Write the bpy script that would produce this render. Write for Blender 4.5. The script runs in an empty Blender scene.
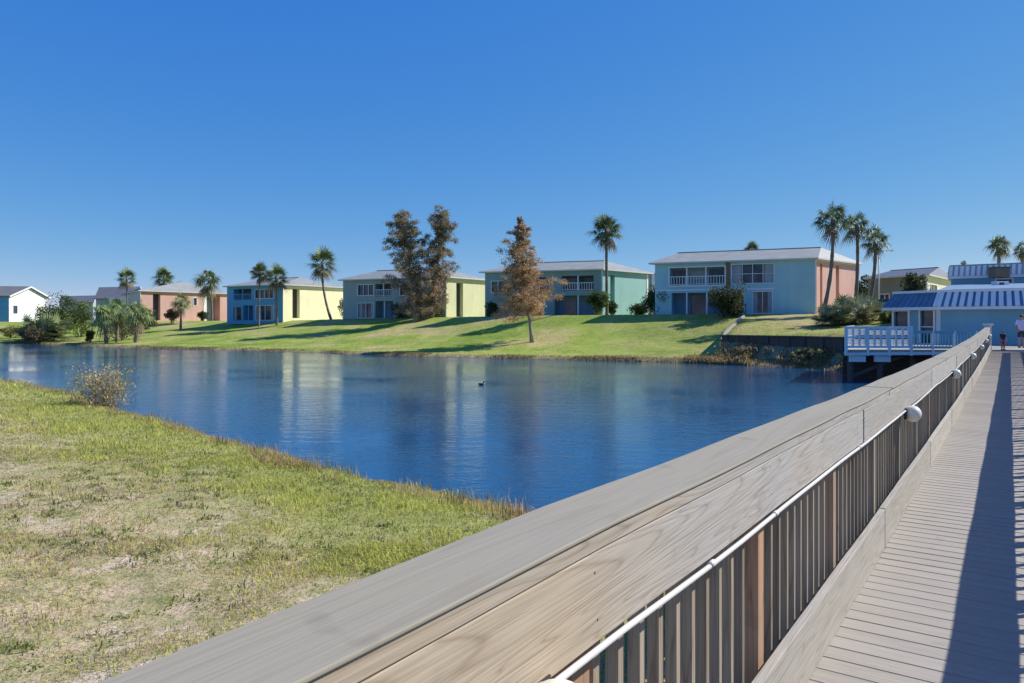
import bpy, math, random
import numpy as np
from mathutils import Vector, Matrix

random.seed(7)
rng = np.random.default_rng(7)
scene = bpy.context.scene
COL = scene.collection
R = math.radians

# ------------------------------------------------------------------ camera, sky, sun
F, CX, HY, EZ = 730.0, 512.0, 322.0, 3.0        # focal length in pixels, image centre, horizon row, eye height over the water
cam = bpy.data.cameras.new("camera")
cam.sensor_width = 36.0
cam.lens = F / 1024 * 36
cam.shift_y = -(341.5 - HY) / 1024
cam.clip_start = 0.05
cam.clip_end = 6000
camo = bpy.data.objects.new("camera", cam)
camo.location = (0, 0, EZ)
camo.rotation_euler = (R(90), 0, 0)
COL.objects.link(camo)
scene.camera = camo

SUN_AZ, SUN_EL = 14.0, 40.0                      # azimuth from +X towards +Y
world = bpy.data.worlds.new("World")
scene.world = world
world.use_nodes = True
nt = world.node_tree
sky = nt.nodes.new("ShaderNodeTexSky")
sky.sky_type = 'NISHITA'
sky.sun_disc = False
sky.sun_elevation = R(SUN_EL)
sky.sun_rotation = R(90 - SUN_AZ)
sky.altitude = 1000
sky.air_density = 0.7
sky.dust_density = 0.0
sky.ozone_density = 8.0
# a deeper, polarised-looking blue: one response curve per channel
sep = nt.nodes.new("ShaderNodeSeparateColor"); cmb = nt.nodes.new("ShaderNodeCombineColor")
nt.links.new(sky.outputs[0], sep.inputs[0])
for ch, (gain, power) in enumerate(((0.68, 1.24), (1.28, 0.66), (3.68, 0.17))):
    pw = nt.nodes.new("ShaderNodeMath"); pw.operation = 'POWER'; pw.inputs[1].default_value = power
    ml = nt.nodes.new("ShaderNodeMath"); ml.operation = 'MULTIPLY'; ml.inputs[1].default_value = gain
    nt.links.new(sep.outputs[ch], pw.inputs[0]); nt.links.new(pw.outputs[0], ml.inputs[0]); nt.links.new(ml.outputs[0], cmb.inputs[ch])
nt.links.new(cmb.outputs[0], nt.nodes['Background'].inputs[0])
nt.nodes['Background'].inputs[1].default_value = 0.115
sl = bpy.data.lights.new("sun", 'SUN')
sl.energy = 4.6
sl.angle = R(0.5)
sl.color = (1.0, 0.95, 0.87)
so = bpy.data.objects.new("sun", sl)
sd = Vector((math.cos(R(SUN_AZ)) * math.cos(R(SUN_EL)), math.sin(R(SUN_AZ)) * math.cos(R(SUN_EL)), math.sin(R(SUN_EL))))
so.rotation_euler = sd.to_track_quat('Z', 'Y').to_euler()
so.location = (60, 0, 60)
COL.objects.link(so)
vs = scene.view_settings
vs.view_transform = 'Standard'
vs.look = 'None'
vs.gamma = 1
vs.use_curve_mapping = False
vs.exposure = 0.35
scene.cycles.max_bounces = 8
scene.cycles.transparent_max_bounces = 8

# ------------------------------------------------------------------ helpers
def px(x, Y):
    return (x - CX) / F * Y
def pz(y, Y):
    return EZ + (HY - y) / F * Y
def P(x, Y):
    return np.array([px(x, Y), Y])

def tag(o, label=None, cat=None, group=None, kind=None):
    if label: o['label'] = label
    if cat: o['category'] = cat
    if group: o['group'] = group
    if kind: o['kind'] = kind
    return o

def empty(name, loc, label=None, cat=None, group=None, rz=0.0):
    o = bpy.data.objects.new(name, None)
    o.location = loc
    o.rotation_euler = (0, 0, rz)
    o.empty_display_size = 0.3
    COL.objects.link(o)
    return tag(o, label, cat, group)

def link(name, me, mat=None, parent=None):
    o = bpy.data.objects.new(name, me)
    COL.objects.link(o)
    if mat is not None and len(me.materials) == 0:
        me.materials.append(mat)
    if parent is not None:
        o.parent = parent
    return o

class MB:
    """collects boxes, tubes and quads; build() links ONE mesh object"""
    def __init__(self):
        self.v, self.f, self.r, self.sm = [], [], [], []
    def add(self, vs_, fs_, rnd=0.0, smooth=False):
        n = len(self.v)
        self.v += [tuple(p) for p in vs_]
        self.f += [tuple(i + n for i in f) for f in fs_]
        self.r += [rnd] * len(vs_)
        self.sm += [smooth] * len(fs_)
        return self
    def box(self, x0, x1, y0, y1, z0, z1, rnd=0.0, nx=1, fn=None):
        vs_, fs_ = [], []
        for i in range(nx + 1):
            x = x0 + (x1 - x0) * i / nx
            for (y, z) in ((y0, z0), (y1, z0), (y1, z1), (y0, z1)):
                dz = fn(x) if fn else 0.0
                vs_.append((x, y, z + dz))
        for i in range(nx):
            a = 4 * i
            for k in range(4):
                k2 = (k + 1) % 4
                fs_.append((a + k, a + k2, a + 4 + k2, a + 4 + k)[::-1])
        fs_.append((0, 1, 2, 3)[::-1])
        e = 4 * nx
        fs_.append((e, e + 1, e + 2, e + 3))
        return self.add(vs_, fs_, rnd)
    def bar(self, a, b, w, h=None, rnd=0.0, up=(0, 0, 1)):
        a, b = Vector(a), Vector(b)
        h = w if h is None else h
        d = (b - a).normalized()
        u = Vector(up)
        if abs(d.dot(u)) > 0.99: u = Vector((0, 1, 0))
        s = d.cross(u).normalized(); u = s.cross(d)
        vs_ = []
        for p in (a, b):
            for (i, j) in ((-1, -1), (1, -1), (1, 1), (-1, 1)):
                vs_.append(p + s * (i * w / 2) + u * (j * h / 2))
        return self.add(vs_, [(0, 1, 2, 3), (7, 6, 5, 4), (0, 4, 5, 1), (1, 5, 6, 2), (2, 6, 7, 3), (3, 7, 4, 0)], rnd)
    def tube(self, pts, rad, n=8, rnd=0.0, cap=True):
        pts = [Vector(p) for p in pts]
        rad = [rad] * len(pts) if not hasattr(rad, '__len__') else rad
        vs_, fs_ = [], []
        for i, p in enumerate(pts):
            d = (pts[min(i + 1, len(pts) - 1)] - pts[max(i - 1, 0)]).normalized()
            u = Vector((0, 0, 1)) if abs(d.z) < 0.9 else Vector((1, 0, 0))
            s = d.cross(u).normalized(); u = s.cross(d)
            for k in range(n):
                t = 2 * math.pi * k / n
                vs_.append(p + (s * math.cos(t) + u * math.sin(t)) * rad[i])
        for i in range(len(pts) - 1):
            for k in range(n):
                k2 = (k + 1) % n
                fs_.append((i * n + k, i * n + k2, (i + 1) * n + k2, (i + 1) * n + k))
        if cap:
            fs_.append(tuple(range(n))[::-1])
            fs_.append(tuple(range((len(pts) - 1) * n, len(pts) * n)))
        return self.add(vs_, fs_, rnd, True)
    def quad(self, a, b, c, d, rnd=0.0):
        return self.add([a, b, c, d], [(0, 1, 2, 3)], rnd)
    def prism(self, poly, z0, z1, rnd=0.0):
        n = len(poly)
        vs_ = [(p[0], p[1], z0) for p in poly] + [(p[0], p[1], z1) for p in poly]
        fs_ = [(i, (i + 1) % n, n + (i + 1) % n, n + i) for i in range(n)]
        fs_ += [tuple(range(n))[::-1], tuple(range(n, 2 * n))]
        return self.add(vs_, fs_, rnd)
    def lathe(self, prof, c=(0, 0, 0), n=16, rnd=0.0):
        vs_, fs_ = [], []
        for (r_, z) in prof:
            for k in range(n):
                t = 2 * math.pi * k / n
                vs_.append((c[0] + r_ * math.cos(t), c[1] + r_ * math.sin(t), c[2] + z))
        for i in range(len(prof) - 1):
            for k in range(n):
                k2 = (k + 1) % n
                fs_.append((i * n + k, i * n + k2, (i + 1) * n + k2, (i + 1) * n + k))
        return self.add(vs_, fs_, rnd, True)
    def build(self, name, mat, parent=None, bevel=0.0):
        me = bpy.data.meshes.new(name)
        me.from_pydata(self.v, [], self.f)
        a = me.attributes.new("rnd", 'FLOAT', 'POINT')
        a.data.foreach_set("value", self.r)
        me.polygons.foreach_set("use_smooth", self.sm)
        me.update()
        o = link(name, me, mat, parent)
        if bevel:
            m = o.modifiers.new("bevel", 'BEVEL'); m.width = bevel; m.segments = 2; m.limit_method = 'ANGLE'
        return o

def np_mesh(name, V, T, colors, mat, parent=None, smooth=False):
    """triangle or quad soup from arrays, with a point colour"""
    V = np.asarray(V, dtype=np.float32); T = np.asarray(T, dtype=np.int32)
    me = bpy.data.meshes.new(name)
    k = T.shape[1]
    me.vertices.add(len(V)); me.vertices.foreach_set("co", V.ravel())
    me.loops.add(T.size); me.loops.foreach_set("vertex_index", T.ravel())
    me.polygons.add(len(T)); me.polygons.foreach_set("loop_start", np.arange(0, T.size, k, dtype=np.int32))
    if smooth:
        me.polygons.foreach_set("use_smooth", np.ones(len(T), dtype=bool))
    me.update(calc_edges=True)
    if colors is not None:
        a = me.attributes.new("Col", 'FLOAT_COLOR', 'POINT')
        c4 = np.ones((len(V), 4), dtype=np.float32); c4[:, :3] = colors
        a.data.foreach_set("color", c4.ravel())
    return link(name, me, mat, parent)

# value noise for placing things
_tab = np.random.default_rng(3).random((256, 256))
def vnoise(x, y):
    xi = np.floor(x).astype(int); yi = np.floor(y).astype(int)
    fx = x - xi; fy = y - yi
    fx = fx * fx * (3 - 2 * fx); fy = fy * fy * (3 - 2 * fy)
    g = lambda i, j: _tab[(xi + i) & 255, (yi + j) & 255]
    return (g(0, 0) * (1 - fx) + g(1, 0) * fx) * (1 - fy) + (g(0, 1) * (1 - fx) + g(1, 1) * fx) * fy
def fbm(x, y, o=4):
    s = 0; a = 0.5; t = 0
    for i in range(o):
        s = s + a * vnoise(x * 2 ** i + 17.3 * i, y * 2 ** i + 5.1 * i); t += a; a *= 0.5
    return s / t
def sstep(a, b, x):
    t = np.clip((x - a) / (b - a), 0, 1)
    return t * t * (3 - 2 * t)

# ------------------------------------------------------------------ materials
def new_mat(name):
    m = bpy.data.materials.new(name); m.use_nodes = True
    return m, m.node_tree, m.node_tree.nodes['Principled BSDF']
def nn(t, typ, **kw):
    n = t.nodes.new(typ)
    for k, v in kw.items(): setattr(n, k, v)
    return n
def ramp(t, fac, stops):
    r = t.nodes.new("ShaderNodeValToRGB")
    el = r.color_ramp.elements
    while len(el) < len(stops): el.new(0.5)
    for e, (p_, c) in zip(el, stops):
        e.position = p_; e.color = (*c, 1) if len(c) == 3 else c
    t.links.new(fac, r.inputs[0])
    return r.outputs[0]
def mixc(t, fac, a, b, mode='MIX'):
    m = t.nodes.new("ShaderNodeMix"); m.data_type = 'RGBA'; m.blend_type = mode
    for sock, val in ((m.inputs[0], fac), (m.inputs[6], a), (m.inputs[7], b)):
        if hasattr(val, 'is_linked') or hasattr(val, 'links'): t.links.new(val, sock)
        elif hasattr(val, '__len__'): sock.default_value = (*val, 1) if len(val) == 3 else val
        else: sock.default_value = val
    return m.outputs[2]
def math_(t, op, a, b=None, c=None):
    m = t.nodes.new("ShaderNodeMath"); m.operation = op
    for i, val in enumerate((a, b, c)):
        if val is None: continue
        if hasattr(val, 'links'): t.links.new(val, m.inputs[i])
        else: m.inputs[i].default_value = val
    return m.outputs[0]
def noise(t, vec, scale, detail=4, rough=0.55, dist=0.0):
    n = t.nodes.new("ShaderNodeTexNoise")
    n.inputs['Scale'].default_value = scale; n.inputs['Detail'].default_value = detail
    n.inputs['Roughness'].default_value = rough; n.inputs['Distortion'].default_value = dist
    if vec is not None: t.links.new(vec, n.inputs['Vector'])
    return n.outputs[0]
def objco(t, scale=None, add=None):
    c = t.nodes.new("ShaderNodeTexCoord").outputs['Object']
    if add is not None:
        va = t.nodes.new("ShaderNodeVectorMath"); va.operation = 'ADD'
        t.links.new(c, va.inputs[0]); t.links.new(add, va.inputs[1]); c = va.outputs[0]
    if scale is not None:
        m = t.nodes.new("ShaderNodeMapping"); m.inputs['Scale'].default_value = scale
        t.links.new(c, m.inputs[0]); c = m.outputs[0]
    return c
def bump(t, bsdf, h, strength=0.3, dist=0.01):
    b = t.nodes.new("ShaderNodeBump"); b.inputs['Strength'].default_value = strength; b.inputs['Distance'].default_value = dist
    t.links.new(h, b.inputs['Height']); t.links.new(b.outputs[0], bsdf.inputs['Normal'])

def plain(name, col, rough=0.6, var=0.12, scale=1.5, bmp=0.0, bscale=40, metal=0.0, spec=0.5):
    m, t, b = new_mat(name)
    co = objco(t)
    f = noise(t, co, scale, 5)
    c0 = tuple(max(0, c * (1 - var)) for c in col); c1 = tuple(min(1, c * (1 + var)) for c in col)
    t.links.new(ramp(t, f, [(0.3, c0), (0.7, c1)]), b.inputs['Base Color'])
    b.inputs['Roughness'].default_value = rough
    b.inputs['Metallic'].default_value = metal
    b.inputs['Specular IOR Level'].default_value = spec
    if bmp: bump(t, b, noise(t, co, bscale, 3), bmp, 0.01)
    return m

def wood(name, tan, grey, rough=0.75, grain=1.0, greyfrom=None, scale_x=0.38, scale_y=8.0, vary=(0.88, 1.10), dk=0.75, upright=False, fibre=0.8, nails=None):
    """weathered boards: long wavy grain along local x, offset per board by the attribute rnd"""
    m, t, b = new_mat(name)
    at = nn(t, "ShaderNodeAttribute", attribute_name="rnd")
    cv = t.nodes.new("ShaderNodeCombineXYZ")
    t.links.new(math_(t, 'MULTIPLY', at.outputs['Fac'], 37.0), cv.inputs[0])
    t.links.new(math_(t, 'MULTIPLY', at.outputs['Fac'], 5.3), cv.inputs[1])
    t.links.new(math_(t, 'MULTIPLY', at.outputs['Fac'], 3.1), cv.inputs[2])
    co = objco(t, None, cv.outputs[0])
    mp = t.nodes.new("ShaderNodeMapping"); mp.inputs['Scale'].default_value = (scale_y, scale_y, scale_x) if upright else (scale_x, scale_y, scale_y)
    t.links.new(co, mp.inputs[0])
    broad = noise(t, mp.outputs[0], 1.0, 2, 0.5, 0.6)
    rings = math_(t, 'FRACT', math_(t, 'MULTIPLY', broad, 19.0 * grain))
    rings = math_(t, 'ABSOLUTE', math_(t, 'SUBTRACT', rings, 0.5))
    rings = math_(t, 'MULTIPLY', rings, 2.0)
    mp2 = t.nodes.new("ShaderNodeMapping"); mp2.inputs['Scale'].default_value = (160, 160, 3) if upright else (3, 160, 160)
    t.links.new(co, mp2.inputs[0])
    fib = noise(t, mp2.outputs[0], 1.0, 3, 0.6)
    patch = noise(t, co, 1.1, 4, 0.6)
    g = math_(t, 'ADD', math_(t, 'MULTIPLY', patch, 1.5), -0.35)
    if greyfrom is not None:
        sx = t.nodes.new("ShaderNodeSeparateXYZ"); t.links.new(objco(t), sx.inputs[0])
        mr = t.nodes.new("ShaderNodeMapRange"); mr.inputs['From Min'].default_value = greyfrom[0]; mr.inputs['From Max'].default_value = greyfrom[1]
        mr.inputs['To Min'].default_value = -0.45; mr.inputs['To Max'].default_value = 0.55
        t.links.new(sx.outputs[0], mr.inputs[0])
        g = math_(t, 'ADD', g, mr.outputs[0])
    gg = t.nodes.new("ShaderNodeClamp"); t.links.new(g, gg.inputs[0])
    base = mixc(t, gg.outputs[0], tan, grey)
    dark = mixc(t, 1.0, base, (0.60, 0.54, 0.48), 'MULTIPLY')
    rr = ramp(t, rings, [(0.0, (1, 1, 1)), (0.22, (0.22, 0.22, 0.22)), (0.7, (0, 0, 0))])
    c = mixc(t, math_(t, 'MULTIPLY', rr, dk), base, dark)
    fr = ramp(t, fib, [(0.32, (0.72, 0.70, 0.68)), (0.6, (1.05, 1.05, 1.05))])
    c = mixc(t, fibre, c, fr, 'MULTIPLY')
    st = noise(t, co, 6.0, 2, 0.5)
    c = mixc(t, ramp(t, st, [(0.68, (0, 0, 0)), (0.76, (0.35, 0.35, 0.35))]), c, tuple(x * 0.55 for x in grey))
    if nails:
        sp = t.nodes.new("ShaderNodeSeparateXYZ"); t.links.new(objco(t), sp.inputs[0])
        fx_ = math_(t, 'FRACT', math_(t, 'ADD', math_(t, 'DIVIDE', math_(t, 'SUBTRACT', sp.outputs[0], nails[0]), nails[1]), 0.5))
        dx = math_(t, 'MULTIPLY', math_(t, 'SUBTRACT', fx_, 0.5), nails[1])
        for zc, xo in nails[2]:
            a1 = math_(t, 'POWER', math_(t, 'ADD', dx, xo), 2.0); a2 = math_(t, 'POWER', math_(t, 'SUBTRACT', sp.outputs[2], zc), 2.0)
            dd = math_(t, 'LESS_THAN', math_(t, 'ADD', a1, a2), 0.0035 ** 2)
            c = mixc(t, dd, c, (0.03, 0.022, 0.018))
    # per board tone
    vr = t.nodes.new("ShaderNodeMapRange"); vr.inputs['To Min'].default_value = vary[0]; vr.inputs['To Max'].default_value = vary[1]
    t.links.new(at.outputs['Fac'], vr.inputs[0])
    hv = t.nodes.new("ShaderNodeHueSaturation"); t.links.new(c, hv.inputs['Color']); t.links.new(vr.outputs[0], hv.inputs['Value'])
    t.links.new(hv.outputs[0], b.inputs['Base Color'])
    b.inputs['Roughness'].default_value = rough
    b.inputs['Specular IOR Level'].default_value = 0.25
    bump(t, b, math_(t, 'ADD', math_(t, 'MULTIPLY', rings, 0.5), fib), 0.35, 0.002)
    return m

def foliage(name, trans=0.25, rough=0.6):
    m, t, b = new_mat(name)
    at = nn(t, "ShaderNodeAttribute", attribute_name="Col")
    t.links.new(at.outputs['Color'], b.inputs['Base Color'])
    b.inputs['Roughness'].default_value = rough
    b.inputs['Specular IOR Level'].default_value = 0.25
    tr = t.nodes.new("ShaderNodeBsdfTranslucent"); t.links.new(at.outputs['Color'], tr.inputs['Color'])
    mx = t.nodes.new("ShaderNodeMixShader"); mx.inputs[0].default_value = trans
    t.links.new(b.outputs[0], mx.inputs[1]); t.links.new(tr.outputs[0], mx.inputs[2])
    t.links.new(mx.outputs[0], t.nodes['Material Output'].inputs['Surface'])
    return m

def siding(name, col, pitch=0.2, var=0.08):
    """painted lap siding: faint horizontal board lines by bump"""
    m, t, b = new_mat(name)
    co = objco(t)
    f = noise(t, co, 0.5, 5)
    c0 = tuple(c * (1 - var) for c in col); c1 = tuple(min(1, c * (1 + var)) for c in col)
    c = ramp(t, f, [(0.3, c0), (0.7, c1)])
    mp = t.nodes.new("ShaderNodeMapping"); mp.inputs['Scale'].default_value = (1.5, 1.5, 0.12)
    t.links.new(co, mp.inputs[0])
    c = mixc(t, ramp(t, noise(t, mp.outputs[0], 1.0, 5), [(0.46, (0, 0, 0)), (0.75, (0.38, 0.38, 0.38))]), c, tuple(x * 0.75 for x in col))
    t.links.new(c, b.inputs['Base Color'])
    s = t.nodes.new("ShaderNodeSeparateXYZ"); t.links.new(co, s.inputs[0])
    fr = math_(t, 'FRACT', math_(t, 'DIVIDE', s.outputs[2], pitch))
    bump(t, b, fr, 0.5, 0.012)
    b.inputs['Roughness'].default_value = 0.65
    return m

def roofing(name, col, rib=0.45):
    m, t, b = new_mat(name)
    co = objco(t)
    c = ramp(t, noise(t, co, 0.8, 6), [(0.3, tuple(x * 0.86 for x in col)), (0.7, tuple(min(1, x * 1.1) for x in col))])
    mp = t.nodes.new("ShaderNodeMapping"); mp.inputs['Scale'].default_value = (0.2, 3.0, 3.0)
    t.links.new(co, mp.inputs[0])
    c = mixc(t, 0.25, c, ramp(t, noise(t, mp.outputs[0], 1.0, 3), [(0.3, (0.7, 0.7, 0.7)), (0.7, (1.1, 1.1, 1.1))]), 'MULTIPLY')
    t.links.new(c, b.inputs['Base Color'])
    b.inputs['Roughness'].default_value = 0.6
    bump(t, b, noise(t, co, 9, 3), 0.3, 0.02)
    return m

M = {}
M['cap'] = wood('weathered_cap_board', (0.345, 0.308, 0.228), (0.325, 0.298, 0.24), rough=0.85, grain=0.35, dk=0.22, vary=(0.95, 1.04), scale_y=6.0, fibre=0.35)
M['fascia'] = wood('weathered_pine', (0.47, 0.385, 0.28), (0.42, 0.40, 0.37), greyfrom=(0.7, 2.8), dk=0.62, nails=(2.93, 1.46, ((2.435, 0.008), (2.325, -0.006))))
M['kick'] = wood('kick_wood', (0.46, 0.425, 0.365), (0.42, 0.40, 0.36), grain=0.6, dk=0.5)
M['baluster'] = wood('baluster_wood', (0.35, 0.285, 0.205), (0.36, 0.32, 0.265), grain=0.5, upright=True, vary=(0.75, 1.15))
M['post'] = wood('post_wood', (0.44, 0.28, 0.18), (0.33, 0.29, 0.23), grain=0.5, greyfrom=(2.5, 5.5), upright=True)
M['dock'] = wood('dock_timber', (0.13, 0.10, 0.075), (0.12, 0.11, 0.10), grain=0.5)
M['conduit'] = plain('white_plastic', (0.66, 0.65, 0.62), 0.35, 0.05, 5)
M['globe'] = plain('lamp_globe', (0.80, 0.78, 0.66), 0.3, 0.06, 8)
M['black'] = plain('black_metal', (0.03, 0.03, 0.033), 0.45)
M['white'] = plain('white_paint', (0.80, 0.80, 0.78), 0.5, 0.05)
M['trimgrey'] = plain('weathered_trim', (0.58, 0.59, 0.58), 0.6, 0.08)
M['pwhite'] = siding('white_siding', (0.80, 0.80, 0.79))
M['paleblue'] = plain('pale_blue_paint', (0.70, 0.76, 0.78), 0.5, 0.06)
M['cobalt'] = siding('blue_siding', (0.10, 0.35, 0.56))
M['b1'] = siding('lake_blue_siding', (0.33, 0.60, 0.66))
M['pavblue'] = siding('pavilion_blue_siding', (0.20, 0.41, 0.50))
M['coral'] = siding('coral_siding', (0.68, 0.40, 0.33))
M['teal'] = siding('teal_siding', (0.22, 0.34, 0.35))
M['mint'] = siding('mint_siding', (0.27, 0.49, 0.44))
M['greyblue'] = siding('grey_blue_siding', (0.30, 0.38, 0.38))
M['straw'] = siding('straw_siding', (0.66, 0.65, 0.38))
M['yellow'] = siding('yellow_siding', (0.90, 0.84, 0.52))
M['pink'] = siding('pink_siding', (0.62, 0.37, 0.29))
M['olive'] = siding('olive_siding', (0.20, 0.22, 0.16))
M['cream'] = siding('cream_siding', (0.78, 0.74, 0.52))
M['greyside'] = siding('grey_siding', (0.40, 0.42, 0.44))
M['roof'] = roofing('pale_grey_roof', (0.325, 0.335, 0.305))
M['greyroof'] = roofing('grey_shingle_roof', (0.17, 0.165, 0.165))
M['darkroof'] = roofing('slate_roof', (0.10, 0.115, 0.15))
M['blueroof'] = roofing('blue_metal_roof', (0.12, 0.215, 0.32))
M['flatroof'] = roofing('flat_blue_roof', (0.17, 0.27, 0.39))
M['slot'] = plain('parapet_slots', (0.36, 0.41, 0.45), 0.7)
M['dark'] = plain('recess_shade_and_grille', (0.06, 0.07, 0.09), 0.7)  # near-black put into recess backs as their shade; also the fan grille
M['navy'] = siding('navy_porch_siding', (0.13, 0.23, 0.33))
M['curtain'] = plain('curtain_cloth', (0.34, 0.40, 0.44), 0.8, 0.2, 6)
M['concrete'] = plain('concrete', (0.33, 0.31, 0.25), 0.85, 0.15, 2, 0.3, 30)
M['trunk'] = plain('palm_bark', (0.20, 0.165, 0.125), 0.9, 0.35, 6, 0.8, 12)
M['bark'] = plain('cypress_bark', (0.30, 0.26, 0.22), 0.9, 0.3, 6, 0.8, 15)
M['leaf'] = foliage('leaves', 0.35)
M['frond'] = foliage('palm_fronds', 0.12, 0.45)
M['grass'] = foliage('grass_blades', 0.5)
M['brownbox'] = plain('brown_boards', (0.20, 0.14, 0.085), 0.8, 0.2, 4)

def glass():
    m, t, b = new_mat('window_glass')
    co = objco(t)
    f = noise(t, co, 0.7, 2)
    t.links.new(ramp(t, f, [(0.4, (0.02, 0.034, 0.055)), (0.65, (0.075, 0.115, 0.16))]), b.inputs['Base Color'])
    b.inputs['Roughness'].default_value = 0.08
    b.inputs['Specular IOR Level'].default_value = 0.35
    return m
M['glass'] = glass()

# ------------------------------------------------------------------ terrain and water
near = [(-150, 95), (-100, 78), (-47.5, 48.7), (-30, 37.5), (-22.4, 31.4), (-18.6, 28.4), (-15, 25), (-11.8, 21.4), (-9.8, 19.3), (-7.5, 17.0),
        (-5.2, 14.6), (-3.5, 12.9), (-2.1, 11.7), (-1.4, 11.15), (-0.2, 9.95), (0.6, 9.2), (1.6, 8.0), (3, 6.5), (6, 5), (12, 2), (30, -5), (60, -15), (200, -40)]
far = [(220, 40), (100, 41), (60, 40), (36, 38.5), (27, 39.5), (22, 43.0)]
for (x_, y_) in ((850, 371), (800, 368.5), (760, 366), (725, 364.5), (690, 363), (640, 361.5), (590, 360.3), (557, 359.4), (520, 358.6), (480, 357.8), (440, 356.8), (400, 355.5), (350, 354), (300, 352.3), (265, 351),
                 (230, 350), (190, 349.3), (150, 348.4), (115, 347.3), (80, 345.6), (45, 344), (0, 343), (-60, 342.5), (-200, 340.5)):
    Y_ = EZ * F / (y_ - HY)
    far.append((px(x_, Y_), Y_))
far.append((-190, 125))
lake = np.array(near + far)
NN = len(near)

def seg_dist(X, Y):
    """signed distance to the lake (positive on land), whether the near bank is nearest"""
    best = np.full(X.shape, 1e9); isn = np.zeros(X.shape, bool); inside = np.zeros(X.shape, bool)
    n = len(lake)
    for i in range(n):
        a = lake[i]; b = lake[(i + 1) % n]
        ab = b - a
        t = np.clip(((X - a[0]) * ab[0] + (Y - a[1]) * ab[1]) / (ab @ ab), 0, 1)
        d = np.hypot(X - a[0] - t * ab[0], Y - a[1] - t * ab[1])
        m = d < best
        best[m] = d[m]; isn[m] = i < NN - 1
        c = ((a[1] > Y) != (b[1] > Y)) & (X < (b[0] - a[0]) * (Y - a[1]) / (b[1] - a[1] + 1e-12) + a[0])
        inside ^= c
    return np.where(inside, -best, best), isn

def terrain(X, Y):
    X = np.asarray(X, float); Y = np.asarray(Y, float)
    d, isn = seg_dist(X, Y)
    # wavy shoreline
    d = d + (fbm(X * 0.55, Y * 0.55) - 0.5) * np.where(isn, 0.7, 1.2) * np.exp(-np.abs(d) / 3)
    d = np.where(isn, d + 0.75, d)
    # near lawn
    zn = 0.62 * sstep(-0.1, 1.3, d) + 0.22 * sstep(1, 7, d) + (fbm(X * 0.35, Y * 0.35) - 0.5) * 0.22 * sstep(0.5, 3, d)
    zn = zn + (fbm(X * 2.1, Y * 2.1, 3) - 0.5) * 0.07 * sstep(0.2, 1, d)
    # far bank
    zp = np.interp(X, [-100, -70, -35, -14, 2, 15, 30], [3.2, 3.2, 3.27, 3.57, 3.72, 3.8, 3.8])
    w = np.interp(X, [-70, -35, -10, 5, 22], [44, 38, 33, 28, 27])
    t = np.clip(d / (w * 0.82), 0, 1)
    prof = t ** 1.75
    z1 = 0.16 * sstep(0, 0.5, d) + (zp - 0.16) * prof
    z2 = np.where(d < 4.3, 1.55 * sstep(0, 3.6, d), 1.93 + (zp - 1.93) * (1 - (1 - np.clip((d - 4.3) / 22, 0, 1)) ** 1.35))
    k = sstep(-0.25, 0.25, X - (15.55 + np.clip(Y - 55, -20, 17) * 0.418))
    zf = z1 * (1 - k) + z2 * k
    zf = zf + (fbm(X * 0.25, Y * 0.25) - 0.5) * 0.35 * sstep(1, 5, d) * (1 - sstep(0.75, 1.0, t)) + (fbm(X * 1.3, Y * 1.3, 3) - 0.5) * 0.07
    z = np.where(isn, zn, zf)
    # cut down for the pavilion and its platform
    sw = X * 0.5635 + Y * 0.826; lw = X * 0.826 - Y * 0.5635
    zf = np.where((X > 19.5) & (lw > -16), np.minimum(zf, 1.30 + 2.5 * sstep(54.6, 58, sw)), zf)
    z = np.where(isn, zn, zf)
    bed = np.maximum(-1.6, 0.45 * d) - 0.02
    return np.where(d < 0, bed, z), d, isn

def axis(parts):
    out = []
    for a, b, s in parts:
        out += list(np.arange(a, b - 1e-6, s))
    out.append(parts[-1][1])
    return np.array(out)
gx = axis([(-4000, -600, 400), (-600, -150, 50), (-150, -60, 3), (-60, -26, 1.0), (-26, -9, 0.35), (-9, 4, 0.16), (4, 34, 0.6), (34, 80, 2.5), (80, 300, 20), (300, 4000, 400)])
gy = axis([(-300, -30, 30), (-30, 2, 2), (2, 4, 0.3), (4, 20, 0.17), (20, 36, 0.4), (36, 90, 0.6), (90, 140, 1.5), (140, 300, 12), (300, 5000, 400)])
GX, GY = np.meshgrid(gx, gy)
GZ, GD, GN = terrain(GX, GY)
V = np.stack([GX, GY, GZ], -1).reshape(-1, 3)
ny, nx_ = GX.shape
I = np.arange(ny * nx_).reshape(ny, nx_)
Q = np.stack([I[:-1, :-1], I[:-1, 1:], I[1:, 1:], I[1:, :-1]], -1).reshape(-1, 4)

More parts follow.
